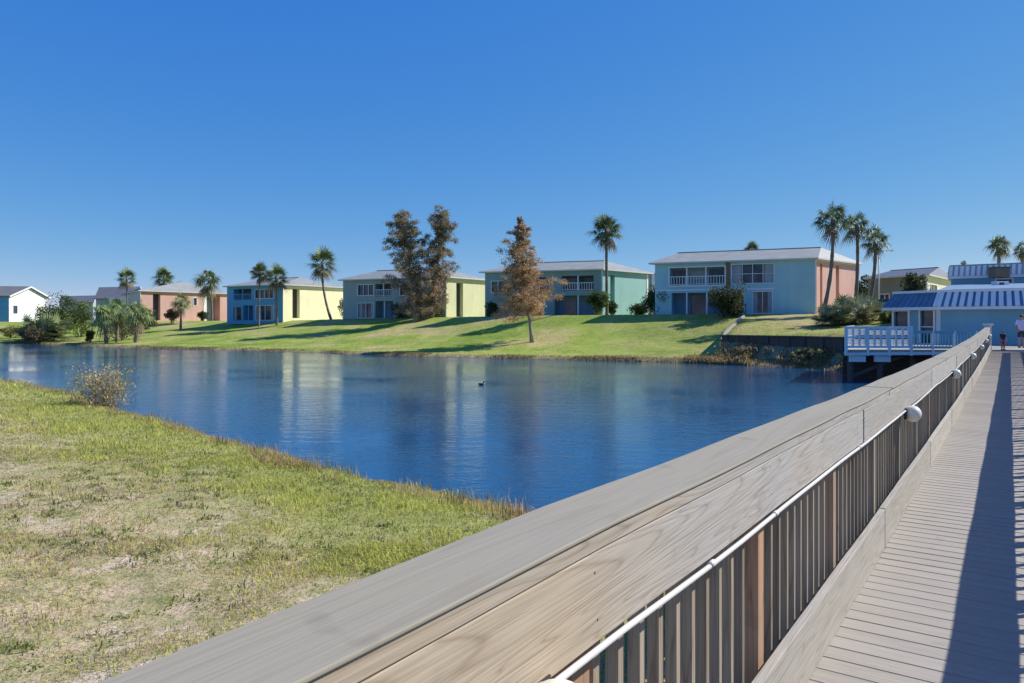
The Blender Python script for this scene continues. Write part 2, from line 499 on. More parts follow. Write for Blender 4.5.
def ground_mat():
    m, t, b = new_mat('lawn_ground')
    co = objco(t)
    a_d = nn(t, "ShaderNodeAttribute", attribute_name="shore").outputs['Fac']
    a_n = nn(t, "ShaderNodeAttribute", attribute_name="nearside").outputs['Fac']
    # near lawn: olive thatch, dry brown, pale sand
    n1 = noise(t, co, 0.55, 6, 0.62); n2 = noise(t, co, 2.6, 6, 0.65); n3 = noise(t, co, 14, 5, 0.7)
    thatch = ramp(t, n2, [(0.30, (0.24, 0.24, 0.10)), (0.44, (0.42, 0.365, 0.19)), (0.62, (0.58, 0.44, 0.30))])
    sand = ramp(t, math_(t, 'ADD', math_(t, 'MULTIPLY', n1, 0.55), math_(t, 'MULTIPLY', n2, 0.45)), [(0.55, (0, 0, 0)), (0.60, (1, 1, 1))])
    nearc = mixc(t, math_(t, 'MULTIPLY', sand, 0.85), thatch, (0.62, 0.53, 0.42))
    n4 = noise(t, co, 38, 4, 0.7); n5 = noise(t, co, 6.5, 5, 0.7)
    nearc = mixc(t, 0.85, nearc, ramp(t, n4, [(0.32, (0.50, 0.50, 0.46)), (0.52, (1, 1, 1)), (0.7, (1.22, 1.18, 1.12))]), 'MULTIPLY')
    nearc = mixc(t, ramp(t, n5, [(0.52, (0, 0, 0)), (0.62, (0.7, 0.7, 0.7))]), nearc, (0.22, 0.24, 0.09))
    lush = ramp(t, math_(t, 'ADD', a_d, math_(t, 'MULTIPLY', n1, 5.0)), [(0.0, (1, 1, 1)), (1.0, (1, 1, 1))])
    mr = t.nodes.new("ShaderNodeMapRange"); mr.inputs['From Min'].default_value = 4.0; mr.inputs['From Max'].default_value = 7.5
    mr.inputs['To Min'].default_value = 1.0; mr.inputs['To Max'].default_value = 0.0
    t.links.new(math_(t, 'ADD', a_d, math_(t, 'MULTIPLY', n1, 5.0)), mr.inputs[0])
    nearc = mixc(t, mr.outputs[0], nearc, ramp(t, n3, [(0.3, (0.25, 0.28, 0.075)), (0.7, (0.38, 0.40, 0.13))]))
    # far lawn
    f1 = noise(t, co, 0.11, 7, 0.66); f2 = noise(t, co, 1.1, 6, 0.7)
    farc = ramp(t, f1, [(0.36, (0.19, 0.285, 0.045)), (0.50, (0.31, 0.375, 0.075)), (0.62, (0.47, 0.395, 0.18))])
    farc = mixc(t, 0.6, farc, ramp(t, f2, [(0.3, (0.72, 0.75, 0.68)), (0.65, (1.12, 1.1, 1.08))]), 'MULTIPLY')
    mr2 = t.nodes.new("ShaderNodeMapRange"); mr2.inputs['From Min'].default_value = 0.8; mr2.inputs['From Max'].default_value = 3.2
    mr2.inputs['To Min'].default_value = 0.85; mr2.inputs['To Max'].default_value = 0.0
    t.links.new(math_(t, 'ADD', a_d, math_(t, 'MULTIPLY', f2, 1.6)), mr2.inputs[0])
    farc = mixc(t, mr2.outputs[0], farc, ramp(t, f2, [(0.3, (0.16, 0.12, 0.065)), (0.7, (0.44, 0.34, 0.2))]))
    f3 = noise(t, co, 0.33, 5, 0.7)
    farc = mixc(t, ramp(t, f3, [(0.60, (0, 0, 0)), (0.68, (0.75, 0.75, 0.75))]), farc, (0.42, 0.33, 0.21))
    # a warm dry belt on the right and behind the pink flats
    sx = t.nodes.new("ShaderNodeSeparateXYZ"); t.links.new(co, sx.inputs[0])
    mr3 = t.nodes.new("ShaderNodeMapRange"); mr3.inputs['From Min'].default_value = 8; mr3.inputs['From Max'].default_value = 18
    mr3.inputs['To Min'].default_value = 0.0; mr3.inputs['To Max'].default_value = 1.0
    t.links.new(sx.outputs[0], mr3.inputs[0])
    dry = math_(t, 'MULTIPLY', mr3.outputs[0], ramp(t, f2, [(0.42, (0, 0, 0)), (0.6, (0.8, 0.8, 0.8))]))
    farc = mixc(t, dry, farc, (0.40, 0.30, 0.15))
    mr4 = t.nodes.new("ShaderNodeMapRange"); mr4.inputs['From Min'].default_value = 3.2; mr4.inputs['From Max'].default_value = 5.5
    mr4.inputs['To Min'].default_value = 0.85; mr4.inputs['To Max'].default_value = 0.0
    t.links.new(math_(t, 'ADD', a_d, math_(t, 'MULTIPLY', f2, 1.0)), mr4.inputs[0])
    farc = mixc(t, math_(t, 'MULTIPLY', mr3.outputs[0], mr4.outputs[0]), farc, ramp(t, f2, [(0.3, (0.26, 0.18, 0.11)), (0.68, (0.52, 0.39, 0.27))]))
    c = mixc(t, a_n, farc, nearc)
    mud = t.nodes.new("ShaderNodeMapRange"); mud.inputs['From Min'].default_value = -0.3; mud.inputs['From Max'].default_value = 0.25
    mud.inputs['To Min'].default_value = 1.0; mud.inputs['To Max'].default_value = 0.0
    t.links.new(a_d, mud.inputs[0])
    c = mixc(t, mud.outputs[0], c, (0.06, 0.05, 0.03))
    t.links.new(c, b.inputs['Base Color'])
    b.inputs['Roughness'].default_value = 0.95
    b.inputs['Specular IOR Level'].default_value = 0.1
    bump(t, b, math_(t, 'ADD', n3, math_(t, 'MULTIPLY', f2, 1.0)), 0.6, 0.04)
    return m
ground = np_mesh("ground", V, Q, None, ground_mat(), smooth=True)
for nm, arr in (("shore", GD), ("nearside", GN.astype(float))):
    a = ground.data.attributes.new(nm, 'FLOAT', 'POINT')
    a.data.foreach_set("value", arr.ravel().astype(np.float32))
tag(ground, kind='structure')

def water_mat():
    m, t, b = new_mat('lake_water')
    co = objco(t)
    mp = t.nodes.new("ShaderNodeMapping"); mp.inputs['Rotation'].default_value = (0, 0, R(12)); mp.inputs['Scale'].default_value = (1.0, 2.2, 1)
    t.links.new(co, mp.inputs[0])
    h1 = noise(t, mp.outputs[0], 1.3, 4, 0.55, 0.4)
    h2 = noise(t, mp.outputs[0], 5.5, 3, 0.5, 0.2)
    h3 = noise(t, co, 0.12, 3, 0.5)
    amp = ramp(t, h3, [(0.35, (0.25, 0.25, 0.25)), (0.65, (1, 1, 1))])
    h = math_(t, 'ADD', h1, math_(t, 'MULTIPLY', h2, 0.35))
    b.inputs['Base Color'].default_value = (0.012, 0.075, 0.17, 1)
    b.inputs['Roughness'].default_value = 0.06
    b.inputs['IOR'].default_value = 1.33
    b.inputs['Specular IOR Level'].default_value = 0.5
    bump(t, b, math_(t, 'MULTIPLY', h, amp), 0.24, 0.12)
    return m
wpoly = MB()
wpoly.quad((-400, -120, 0), (300, -120, 0), (300, 140, 0), (-400, 140, 0))
water = wpoly.build("water", water_mat())
tag(water, kind='structure')

def tz(x, y):
    return float(terrain(np.array([x]), np.array([y]))[0][0])

# ------------------------------------------------------------------ grass
def blades(pos, h, w, col, lean=0.5, name="grass", mat=None):
    n = len(pos)
    az = rng.random(n) * 2 * np.pi
    d = np.stack([np.cos(az), np.sin(az), np.zeros(n)], -1)
    s = np.stack([-np.sin(az), np.cos(az), np.zeros(n)], -1)
    L = (rng.random(n) * lean)[:, None]
    w = np.broadcast_to(w, n)[:, None]; h = np.broadcast_to(h, n)[:, None]
    up = np.array([0, 0, 1.0])
    b0 = pos - s * w / 2; b1 = pos + s * w / 2
    mid = pos + up * h * 0.6 + d * h * L * 0.35
    m0 = mid - s * w * 0.4; m1 = mid + s * w * 0.4
    tip = pos + up * h * (1 - 0.35 * L) + d * h * L
    Vv = np.stack([b0, b1, m1, m0, tip], 1).reshape(-1, 3)
    base = np.arange(n)[:, None] * 5
    T = np.concatenate([base + np.array([[0, 1, 2]]), base + np.array([[0, 2, 3]]), base + np.array([[3, 2, 4]])])
    C = np.repeat(col, 5, axis=0)
    return Vv, T, C

def scatter(n, ylo, yhi, margin=1.12):
    Y = np.sqrt(rng.random(n) * (yhi ** 2 - ylo ** 2) + ylo ** 2)
    X = (rng.random(n) * 1.0 * margin - 0.72) * Y       # wedge from left of the frame to right of its centre
    return X, Y

gV, gT, gC, off = [], [], [], 0
for (n, ylo, yhi, hh, ww) in ((80000, 3.2, 7.5, 0.026, 0.0065), (90000, 6.5, 13, 0.034, 0.009), (80000, 12, 22, 0.046, 0.015), (60000, 21, 46, 0.065, 0.03)):
    X, Y = scatter(n, ylo, yhi)
    # clumping
    cl = fbm(X * 3.0, Y * 3.0, 3)
    z, d, isn = terrain(X, Y)
    lush = 1 - sstep(2.0, 5.0, d + (fbm(X * 0.5, Y * 0.5) - 0.5) * 5)
    dry = fbm(X * 0.9 + 40, Y * 0.9, 5)
    keep = isn & (d > 0.02) & (rng.random(n) < np.clip(0.42 + 1.3 * sstep(0.36, 0.62, cl) * (1.15 - sstep(0.5, 0.66, dry)) + lush, 0, 1))
    X, Y, z, d, lush, dry = [q[keep] for q in (X, Y, z, d, lush, dry)]
    n = len(X)
    g1 = np.array([0.20, 0.255, 0.05]); g2 = np.array([0.35, 0.39, 0.11]); br = np.array([0.48, 0.36, 0.22]); ol = np.array([0.22, 0.215, 0.085]); gy_ = np.array([0.40, 0.36, 0.27])
    k = rng.random((n, 1))
    fresh = (g1 * (1 - k) + g2 * k) * np.array([1.75, 1.5, 1.5])
    pick = rng.random(n)
    worn = 1.25 * np.where((pick < 0.30)[:, None], fresh * 0.9, np.where((pick < 0.50)[:, None], ol, np.where((pick < 0.86)[:, None], br, gy_)))
    c = np.where((rng.random(n) < lush * 0.9 + 0.34 * (dry < 0.46))[:, None], fresh, worn)
    c = c * (0.75 + 0.5 * rng.random((n, 1))) * (0.62 + 0.76 * fbm(X * 1.4 + 60, Y * 1.4, 4))[:, None]
    h = (0.7 + 0.8 * sstep(0.45, 0.62, fbm(X * 1.4 + 60, Y * 1.4, 4))) * hh * (0.6 + 0.9 * rng.random(n)) * (1 + 0.55 * lush)
    # tall dead grass along the edge of the bank
    edge = (d < 1.15 + 1.6 * (fbm(X * 0.7, Y * 0.7 + 9) - 0.45)) & (rng.random(n) < 0.8)
    h = np.where(edge, h * 1.35, h)
    c = np.where((edge & (rng.random(n) < 0.7))[:, None], np.array([0.52, 0.37, 0.20]) * (0.7 + 0.5 * rng.random((n, 1))), c)
    v_, t_, c_ = blades(np.stack([X, Y, z - 0.006], -1), h, ww * (0.7 + 0.6 * rng.random(n)), c, 1.5)
    gV.append(v_); gT.append(t_ + off); gC.append(c_); off += len(v_)
grass = np_mesh("grass", np.concatenate(gV), np.concatenate(gT), np.concatenate(gC), M['grass'])
tag(grass, 'patchy green and straw coloured lawn grass sloping to the near edge of the lake', 'grass', kind='stuff')

# broad-leaved weeds and rough tufts over the near lawn
def tuft_field(n, ylo, yhi, keepf, hlo, hhi, w, cols, per=16, spread=0.07, lean=1.1):
    X, Y = scatter(n, ylo, yhi)
    z, d, isn = terrain(X, Y)
    k = keepf(X, Y, d, isn)
    X, Y, z = X[k], Y[k], z[k]
    m = len(X)
    cx_ = np.repeat(X, per) + rng.normal(0, spread, m * per); cy_ = np.repeat(Y, per) + rng.normal(0, spread, m * per)
    ci = rng.integers(0, len(cols), m)
    c = np.repeat(np.array(cols)[ci], per, axis=0) * (0.7 + 0.6 * rng.random((m * per, 1)))
    hs = np.repeat(hlo + (hhi - hlo) * rng.random(m), per) * (0.5 + 0.7 * rng.random(m * per))
    return blades(np.stack([cx_, cy_, np.repeat(z, per) - 0.01], -1), hs, w, c, lean)
wv = [tuft_field(1300, 3.3, 12, lambda X, Y, d, n: n & (d > 0.5) & (fbm(X * 1.1 + 3, Y * 1.1) > 0.44), 0.03, 0.075, 0.016, [(0.20, 0.27, 0.05), (0.29, 0.34, 0.08), (0.17, 0.21, 0.06), (0.42, 0.34, 0.2)], 14, 0.05),
      tuft_field(1500, 9, 34, lambda X, Y, d, n: n & (d > 0.1) & (d < 3.5), 0.05, 0.11, 0.02, [(0.30, 0.37, 0.08), (0.40, 0.44, 0.13), (0.42, 0.40, 0.17)], 16, 0.12, 1.4),
      tuft_field(9000, 8, 45, lambda X, Y, d, n: n & (d > 0.35) & (d < 1.5) & (fbm(X * 0.6, Y * 0.6 + 9) > 0.47), 0.12, 0.30, 0.012, [(0.48, 0.33, 0.16), (0.42, 0.30, 0.17), (0.50, 0.40, 0.24), (0.25, 0.24, 0.07)], 16, 0.10, 0.7)]
off = 0; vv, tt, cc = [], [], []
for v_, t_, c_ in wv:
    vv.append(v_); tt.append(t_ + off); cc.append(c_); off += len(v_)
weeds = np_mesh("grass_tufts", np.concatenate(vv), np.concatenate(tt), np.concatenate(cc), M['grass'])
tag(weeds, 'taller weeds and dry straw tufts scattered over the near lawn and its water edge', 'weeds', kind='stuff')

# far shore reeds and dead grass
n = 60000
ti = rng.random(n) * 24 + NN + 5
i0 = np.floor(ti).astype(int); fr_ = (ti - i0)[:, None]
pts = lake[i0 % len(lake)] * (1 - fr_) + lake[(i0 + 1) % len(lake)] * fr_
pts = pts + rng.normal(0, 0.9, (n, 2)) + np.array([0.0, 0.7])
z, d, isn = terrain(pts[:, 0], pts[:, 1])
rough = fbm(pts[:, 0] * 0.35, pts[:, 1] * 0.35, 3)
right = sstep(3, 16, pts[:, 0])
k = (~isn) & (d > -0.1) & (d < 1.0 + 2.2 * right) & (rng.random(n) < 0.10 + 0.5 * right + sstep(0.45, 0.6, rough))
pts, z, rough, right = pts[k], z[k], rough[k], right[k]; n = len(pts)
cs = np.array([(0.45, 0.34, 0.18), (0.36, 0.26, 0.13), (0.22, 0.22, 0.07), (0.17, 0.20, 0.05), (0.5, 0.42, 0.26)])
c = cs[np.where(rng.random(n) < 0.3 + 0.35 * right, rng.integers(0, 2, n), rng.integers(0, 5, n))] * (0.7 + 0.5 * rng.random((n, 1)))
v_, t_, c_ = blades(np.stack([pts[:, 0], pts[:, 1], z - 0.02], -1), (0.06 + 0.15 * rng.random(n)) * (1 + 1.6 * right * (rough > 0.5)), 0.05, c, 0.9)
reeds = np_mesh("shore_grass", v_, t_, c_, M['grass'])
tag(reeds, 'straw coloured and green rough grass along the far edge of the lake', 'grass', kind='stuff')
# short lawn texture on the far bank
n = 260000
Y = 44 + 80 * rng.random(n) ** 1.2
X = (rng.random(n) * 1.2 - 0.74) * Y
z, d, isn = terrain(X, Y)
w_ = np.interp(X, [-70, -35, -10, 5, 22], [44, 38, 33, 28, 27])
k = (~isn) & (d > 0.3) & (d < w_ + 6) & (X < 24) & (fbm(X * 0.8, Y * 0.8, 4) > 0.42)
X, Y, z = X[k], Y[k], z[k]; n = len(X)
cs = np.array([(0.32, 0.39, 0.09), (0.40, 0.43, 0.11), (0.28, 0.34, 0.07), (0.48, 0.42, 0.2)])
q = fbm(X * 0.16 + 3, Y * 0.16, 4)
c = cs[np.where(q > 0.56, rng.integers(1, 4, n), rng.integers(0, 3, n))] * (0.75 + 0.5 * rng.random((n, 1)))
v_, t_, c_ = blades(np.stack([X, Y, z - 0.02], -1), 0.04 + 0.05 * rng.random(n), 0.05, c, 1.6)
bank = np_mesh("bank_grass", v_, t_, c_, M['grass'])
tag(bank, 'mown green lawn grass on the far bank below the apartment buildings', 'grass', kind='stuff')

# ------------------------------------------------------------------ boardwalk and railings (local x along the walk, local y to its left)
VPX = 1010.0
WANG = math.atan2(F, VPX - CX)                  # walk direction in the ground plane
S0, S1 = -5.0, 41.0
def zoff(s):
    return 0.0022 * math.sin(s * 1.9) + 0.0015 * math.sin(s * 4.3 + 1) + float(np.interp(s, [-5, 1.6, 5, 9, 15, 26, 34, 41], [0.0, 0.0, -0.04, -0.06, -0.07, 0.0, 0.10, 0.22]))
def frame_empty(name, label, cat, group=None):
    return empty(name, (0, 0, 0), label, cat, group, WANG)

bw = frame_empty("boardwalk", "grey planked timber boardwalk leading away to the blue pavilion", "boardwalk")
deck = MB()
s = S0
while s < S1:
    w = 0.1395
    deck.box(s, s + w, -0.86, 0.93, 1.4 - 0.036 + random.uniform(-0.0005, 0.0005), 1.4 + random.uniform(-0.0006, 0.0006), random.random(), 1, lambda x, q=zoff(s): q)
    s += w + 0.0045
def deck_mat():
    m = wood('deck_planks', (0.39, 0.352, 0.30), (0.365, 0.342, 0.305), grain=0.5, scale_x=9.0, scale_y=0.55, vary=(0.965, 1.035), dk=0.3, fibre=0.45)
    # planks lie across the walk: stretch the fibres along y instead
    for nd in m.node_tree.nodes:
        if nd.type == 'MAPPING' and abs(nd.inputs['Scale'].default_value[0] - 3) < 1e-3:
            nd.inputs['Scale'].default_value = (160, 3, 160)
    return m
deck.build("deck", deck_mat(), bw, 0.003)
for y in (-0.72, 0.0, 0.8):
    MB().box(S0, S1, y - 0.02, y + 0.02, 1.17, 1.358, 0.3, 60, zoff).build("joist", M['dock'], bw)
for i in range(16):
    s = -4 + i * 3.0
    for y in (-0.66, 0.75):
        MB().tube([(s, y, -1.7), (s, y, 1.17 + zoff(s))], 0.11, 10, 0.4).build("pile", M['dock'], bw)

def railing(inner, sign, label, fz=2.272, step=0.1325):
    """inner: distance of the walk-side face of the railing from the walk's axis"""
    t = frame_empty("railing", label, "railing")
    def Yb(a, b):                                # offsets outward from the inner face
        ys = sorted((sign * (inner + a), sign * (inner + b)))
        return ys[0], ys[1]
    def boards(mb, a, b, z0, z1, length, start, gap=0.004, jit=0.0):
        x = start
        while x < S1:
            e = min(x + length, S1)
            n = max(2, int((e - x) / 0.25))
            y0, y1 = Yb(a, b)
            dy = random.uniform(-0.0025, 0.0025)
            mb.box(max(x, S0), e - gap, y0 + dy, y1 + dy, z0 + random.uniform(-jit, jit), z1 + random.uniform(-jit, jit), random.random(), n, zoff)
            x = e
    m = MB(); boards(m, -0.008, 0.205, 2.5225, 2.532, 6.1, -5.8); m.build("cap_board", M['cap'], t, 0.003)
    m = MB(); boards(m, 0.0, 0.185, 2.482, 2.5195, 6.1, -5.9, jit=0.0005); m.build("top_rail", M['fascia'], t, 0.003)
    m = MB(); boards(m, 0.001, 0.039, fz, 2.4795, 4.9, -9.6, jit=0.0008); m.build("fascia_board", M['fascia'], t, 0.003)
    m = MB(); boards(m, -0.018, 0.020, 1.402, 1.69, 3.7, -5.2, jit=0.002); m.build("kick_board", M['kick'], t, 0.003)
    posts = []
    s = S0 + 0.2
    k0 = 2.93                                    # a post stands here
    s = k0 - 1.46 * int((k0 - S0) / 1.46)
    while s < S1:
        y0, y1 = Yb(0.042, 0.13)
        MB().box(s - 0.044, s + 0.044, y0, y1, 1.1 + zoff(s), 2.48 + zoff(s), random.random()).build("post", M['post'], t, 0.003)
        posts.append(s); s += 1.46
    rest = MB(); i = 0
    s = S0 + 0.1; near_list, far_list = [], []
    while s < S1:
        if min(abs(s - p) for p in posts) > 0.085:
            (near_list if 0.7 < s and len(near_list) < 100 else far_list).append(s)
        s += step
    def bal(mb, s):
        y0, y1 = Yb(0.066, 0.099)
        j = random.uniform(-0.004, 0.004)
        mb.box(s - 0.0175 + j, s + 0.0175 + j, y0, y1, 1.43 + zoff(s), 2.47 + zoff(s), random.random())
    for s in near_list:
        m = MB(); bal(m, s); m.build("baluster", M['baluster'], t, 0.002)
    for s in far_list:
        bal(rest, s)
    o = rest.build("baluster", M['baluster'], t, 0.0)
    o['kind'] = 'stuff'
    y0, y1 = Yb(0.05, 0.12)
    MB().box(S0, S1, y0, y1, 1.39, 1.428, 0.5, 60, zoff).build("bottom_rail", M['baluster'], t)
    return t
railing(0.77, 1, "weathered timber railing with flat grey cap board between boardwalk and lake")
rr = railing(0.635, -1, "timber railing on the right side of the boardwalk, casting the long shadow on its planks", 2.21, 0.265)

# white conduit along the left railing, with its couplings
cd = frame_empty("conduit", "thin white plastic conduit clipped along the bottom edge of the railing's wide board", "conduit")
m = MB()
s = S0; pts_ = []
while s < S1 - 0.2:
    pts_.append((s, 0.761, 2.273 + zoff(s) - 0.010 * abs(math.sin(s * math.pi / 5.3)) + 0.003 * math.sin(s * 2.1)))
    s += 0.3
m.tube(pts_, 0.0080, 10)
m.build("pipe", M['conduit'], cd)
for s in (2.21, 2.95, 4.9, 6.9, 9.3, 12.2, 16, 20, 25, 30):
    z = 2.273 + zoff(s) - 0.010 * abs(math.sin(s * math.pi / 5.3))
    MB().tube([(s - 0.018, 0.761, z), (s + 0.018, 0.761, z)], 0.0104, 10).build("coupling", M['conduit'], cd)

# globe lamps under the rail
lamp_at = [1.205, 7.35, 13.7, 20.2, 26.4, 32.0, 37.5]
lamp_lab = ["white globe lamp at the near end of the railing, at the lower picture edge",
            "largest white globe lamp in view, hanging under the railing board above the balusters",
            "second white globe lamp along the railing, next one beyond the largest",
            "white globe lamp on the railing, third of the row counting from the largest",
            "white globe lamp on the railing, fourth of the row counting from the largest",
            "white globe lamp on the railing, second to last before the railing's end post",
            "farthest white globe lamp, close to the end post of the railing"]
proto = None
def add_lamp(s, label):
    global proto
    z = 2.235 + zoff(s)
    c, sn = math.cos(WANG), math.sin(WANG)
    y = 0.715
    loc = (s * c - y * sn, s * sn + y * c, z)
    if proto is None:
        proto = empty("globe_lamp", loc, label, "lamp", "white globe lamps along the railing", WANG)
        g = MB()
        prof = [(0.001, 0.072)] + [(0.073 * math.sin(a), 0.073 * math.cos(a)) for a in np.linspace(0.15, 2.2, 12)] + [(0.056, -0.05), (0.001, -0.052)]
        # bowl lying on its side, opening towards the rail
        for i, (r_, zz) in enumerate(prof): pass
        g.lathe(prof, (0, 0, 0), 24)
        g.v = [(x, -zz_, y_) for (x, y_, zz_) in g.v]
        g.build("globe", M['globe'], proto)
        b = MB(); b.box(-0.085, -0.05, 0.035, 0.06, -0.045, 0.05); b.box(-0.06, 0.06, 0.0525, 0.062, -0.05, 0.05); b.build("bracket", M['black'], proto)
        return proto
    o = proto.copy(); COL.objects.link(o); o.location = loc; o['label'] = label
    for ch in proto.children:
        c2 = ch.copy(); COL.objects.link(c2); c2.parent = o
    return o
for s, lb in zip(lamp_at, lamp_lab):
    add_lamp(s, lb)

# ------------------------------------------------------------------ buildings
def wall_grid(mb, A, B, z0, z1, openings, depth=0.25):
    """wall from A to B (outside on the right-hand side of B-A seen from above is -normal); openings (u0,u1,v0,v1[,depth]) in metres"""
    A = np.array(A, float); B = np.array(B, float)
    Lh = np.linalg.norm(B - A); u = (B - A) / Lh
    nrm = np.array([u[1], -u[0]])
    def pt(uu, vv, dd=0.0):
        p = A + u * uu - nrm * dd
        return (p[0], p[1], z0 + vv)
    H = z1 - z0
    us = sorted({0.0, Lh} | {o[0] for o in openings} | {o[1] for o in openings})
    vs_ = sorted({0.0, H} | {o[2] for o in openings} | {o[3] for o in openings})
    for i in range(len(us) - 1):
        for j in range(len(vs_) - 1):
            um, vm = (us[i] + us[i + 1]) / 2, (vs_[j] + vs_[j + 1]) / 2
            if any(o[0] < um < o[1] and o[2] < vm < o[3] for o in openings): continue
            mb.quad(pt(us[i], vs_[j]), pt(us[i + 1], vs_[j]), pt(us[i + 1], vs_[j + 1]), pt(us[i], vs_[j + 1]))
    for o in openings:
        d = o[4] if len(o) > 4 else depth
        a, b, c, e = o[:4]
        mb.quad(pt(a, c), pt(a, c, d), pt(a, e, d), pt(a, e))
        mb.quad(pt(b, c, d), pt(b, c), pt(b, e), pt(b, e, d))
        mb.quad(pt(a, e), pt(a, e, d), pt(b, e, d), pt(b, e))
        mb.quad(pt(a, c, d), pt(a, c), pt(b, c), pt(b, c, d))
    return pt, Lh

class Face:
    """one wall of a building, with windows, doors and porches"""
    def __init__(self, root, A, B, z0, z1, mat, openings=()):
        self.root, self.ops = root, list(openings)
        m = MB()
        self.pt, self.L = wall_grid(m, A, B, z0, z1, self.ops)
        m.build("wall", mat, root)
    def slab(self, mb, u0, u1, v0, v1, d0, d1):
        p = [self.pt(u, v, d) for d in (d0, d1) for (u, v) in ((u0, v0), (u1, v0), (u1, v1), (u0, v1))]
        mb.add(p, [(3, 2, 1, 0), (4, 5, 6, 7), (0, 1, 5, 4), (1, 2, 6, 5), (2, 3, 7, 6), (3, 0, 4, 7)])
    def window(self, o, panes=2, frame='paleblue', name="window", transom=False, fr=0.09, curtain=False):
        d = o[4] if len(o) > 4 else 0.25
        m = MB()
        a, b, c, e = o[:4]
        f = fr
        self.slab(m, a - f, b + f, e, e + f, -0.05, 0.08); self.slab(m, a - f, b + f, c - f, c, -0.07, 0.08)
        self.slab(m, a - f, a, c, e, -0.05, 0.08); self.slab(m, b, b + f, c, e, -0.05, 0.08)
        for i in range(1, panes):
            x = a + (b - a) * i / panes
            self.slab(m, x - f * 0.4, x + f * 0.4, c + 0.002, e - 0.002, 0.03, 0.13)
        if transom:
            y = c + (e - c) * 0.5
            self.slab(m, a + 0.002, b - 0.002, y - 0.03, y + 0.03, 0.05, 0.12)
        w = m.build(name, M[frame], self.root)
        g = MB(); g.quad(self.pt(a, c, d - 0.01), self.pt(b, c, d - 0.01), self.pt(b, e, d - 0.01), self.pt(a, e, d - 0.01))
        g.build("pane", M['glass'], w)
        if curtain:
            q = (b - a) * 0.22
            for (u0, u1) in ((a, a + q), (b - q, b)):
                k = MB(); k.quad(self.pt(u0, c, d - 0.03), self.pt(u1, c, d - 0.03), self.pt(u1, e, d - 0.03), self.pt(u0, e, d - 0.03))
                k.build("curtain", M['curtain'], w)
        return w
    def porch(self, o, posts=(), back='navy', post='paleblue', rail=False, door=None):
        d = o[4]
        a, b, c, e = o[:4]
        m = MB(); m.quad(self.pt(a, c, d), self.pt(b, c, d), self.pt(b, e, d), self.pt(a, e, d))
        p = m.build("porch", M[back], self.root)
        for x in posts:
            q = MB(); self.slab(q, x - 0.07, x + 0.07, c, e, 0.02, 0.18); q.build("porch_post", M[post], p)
        if rail:
            q = MB(); self.slab(q, a, b, c + 0.9, c + 0.98, 0.03, 0.10); self.slab(q, a, b, c + 0.08, c + 0.14, 0.03, 0.10)
            x = a + 0.15
            while x < b: self.slab(q, x - 0.03, x + 0.03, c + 0.14, c + 0.9, 0.04, 0.09); x += 0.3
            q.build("porch_rail", M[post], p)
        for (u0, u1, v0, v1, mt) in (door or []):
            q = MB(); self.slab(q, u0, u1, v0, v1, d - 0.09, d - 0.01)
            q.build("porch_door", M[mt], p)
        return p

def roof_hip(root, L, C, Rr, z, rise, mat, over=0.5, hl=0.45, hr=0.30, fas='trimgrey', name="roof"):
    """hip roof on the parallelogram L, C, R with ridge parallel to L-C; hl, hr: ridge inset at the left and right ends (fraction of length)"""
    L, C, Rr = [np.array(q, float) for q in (L, C, Rr)]
    u = (C - L) / np.linalg.norm(C - L); v = (Rr - C) / np.linalg.norm(Rr - C)
    B = L + Rr - C
    Lo, Co, Ro, Bo = L - u * over - v * over, C + u * over - v * over, Rr + u * over + v * over, B - u * over + v * over
    m1 = (Lo + Bo) / 2; m2 = (Co + Ro) / 2
    r1 = m1 + (m2 - m1) * hl; r2 = m2 - (m2 - m1) * hr
    t = 0.15
    P3 = lambda q, zz: (q[0], q[1], zz)
    m = MB()
    a, b, c, d = [P3(q, z + t) for q in (Lo, Co, Ro, Bo)]
    e, f = P3(r1, z + t + rise), P3(r2, z + t + rise)
    m.quad(a, b, f, e); m.quad(c, d, e, f)
    m.add([b, c, f], [(0, 1, 2)]); m.add([d, a, e], [(0, 1, 2)])
    rf = m.build(name, M[mat], root)
    k = MB(); k.prism([Lo, Co, Ro, Bo], z, z + t - 0.003)
    k.build("fascia", M[fas], rf)
    rc = MB(); rc.bar((e[0], e[1], e[2] + 0.03), (f[0], f[1], f[2] + 0.03), 0.22, 0.08); rc.build("ridge_cap", M[mat], rf)
    return rf

def block(name, label, cat, L, C, Rr, z0, h, front, side, roof='roof', rise=1.6, hl=0.25, hr=0.25, f_ops=(), s_ops=(), over=0.5):
    L, C, Rr = [np.array(q, float) for q in (L, C, Rr)]
    cen = (L + Rr) / 2
    root = empty(name, (cen[0], cen[1], z0), label, cat)
    inv = Matrix.Translation((-cen[0], -cen[1], -z0))
    B = L + Rr - C
    zb = z0 - 0.6
    fo = [(o[0], o[1], o[2] + 0.6, o[3] + 0.6) + tuple(o[4:]) for o in f_ops]
    so_ = [(o[0], o[1], o[2] + 0.6, o[3] + 0.6) + tuple(o[4:]) for o in s_ops]
    F1 = Face(root, L, C, zb, z0 + h, M[front], fo)
    F2 = Face(root, C, Rr, zb, z0 + h, M[side], so_)
    Face(root, Rr, B, zb, z0 + h, M[side]); Face(root, B, L, zb, z0 + h, M[front])
    roof_hip(root, L, C, Rr, z0 + h, rise, roof, over, hl, hr)
    # trim: corner board
    q = MB()
    for p in (C,):
        q.box(p[0] - 0.07, p[0] + 0.07, p[1] - 0.09, p[1] + 0.05, zb, z0 + h - 0.01)
    q.build("corner_board", M['white'], root)
    return root, F1, F2, fo, so_

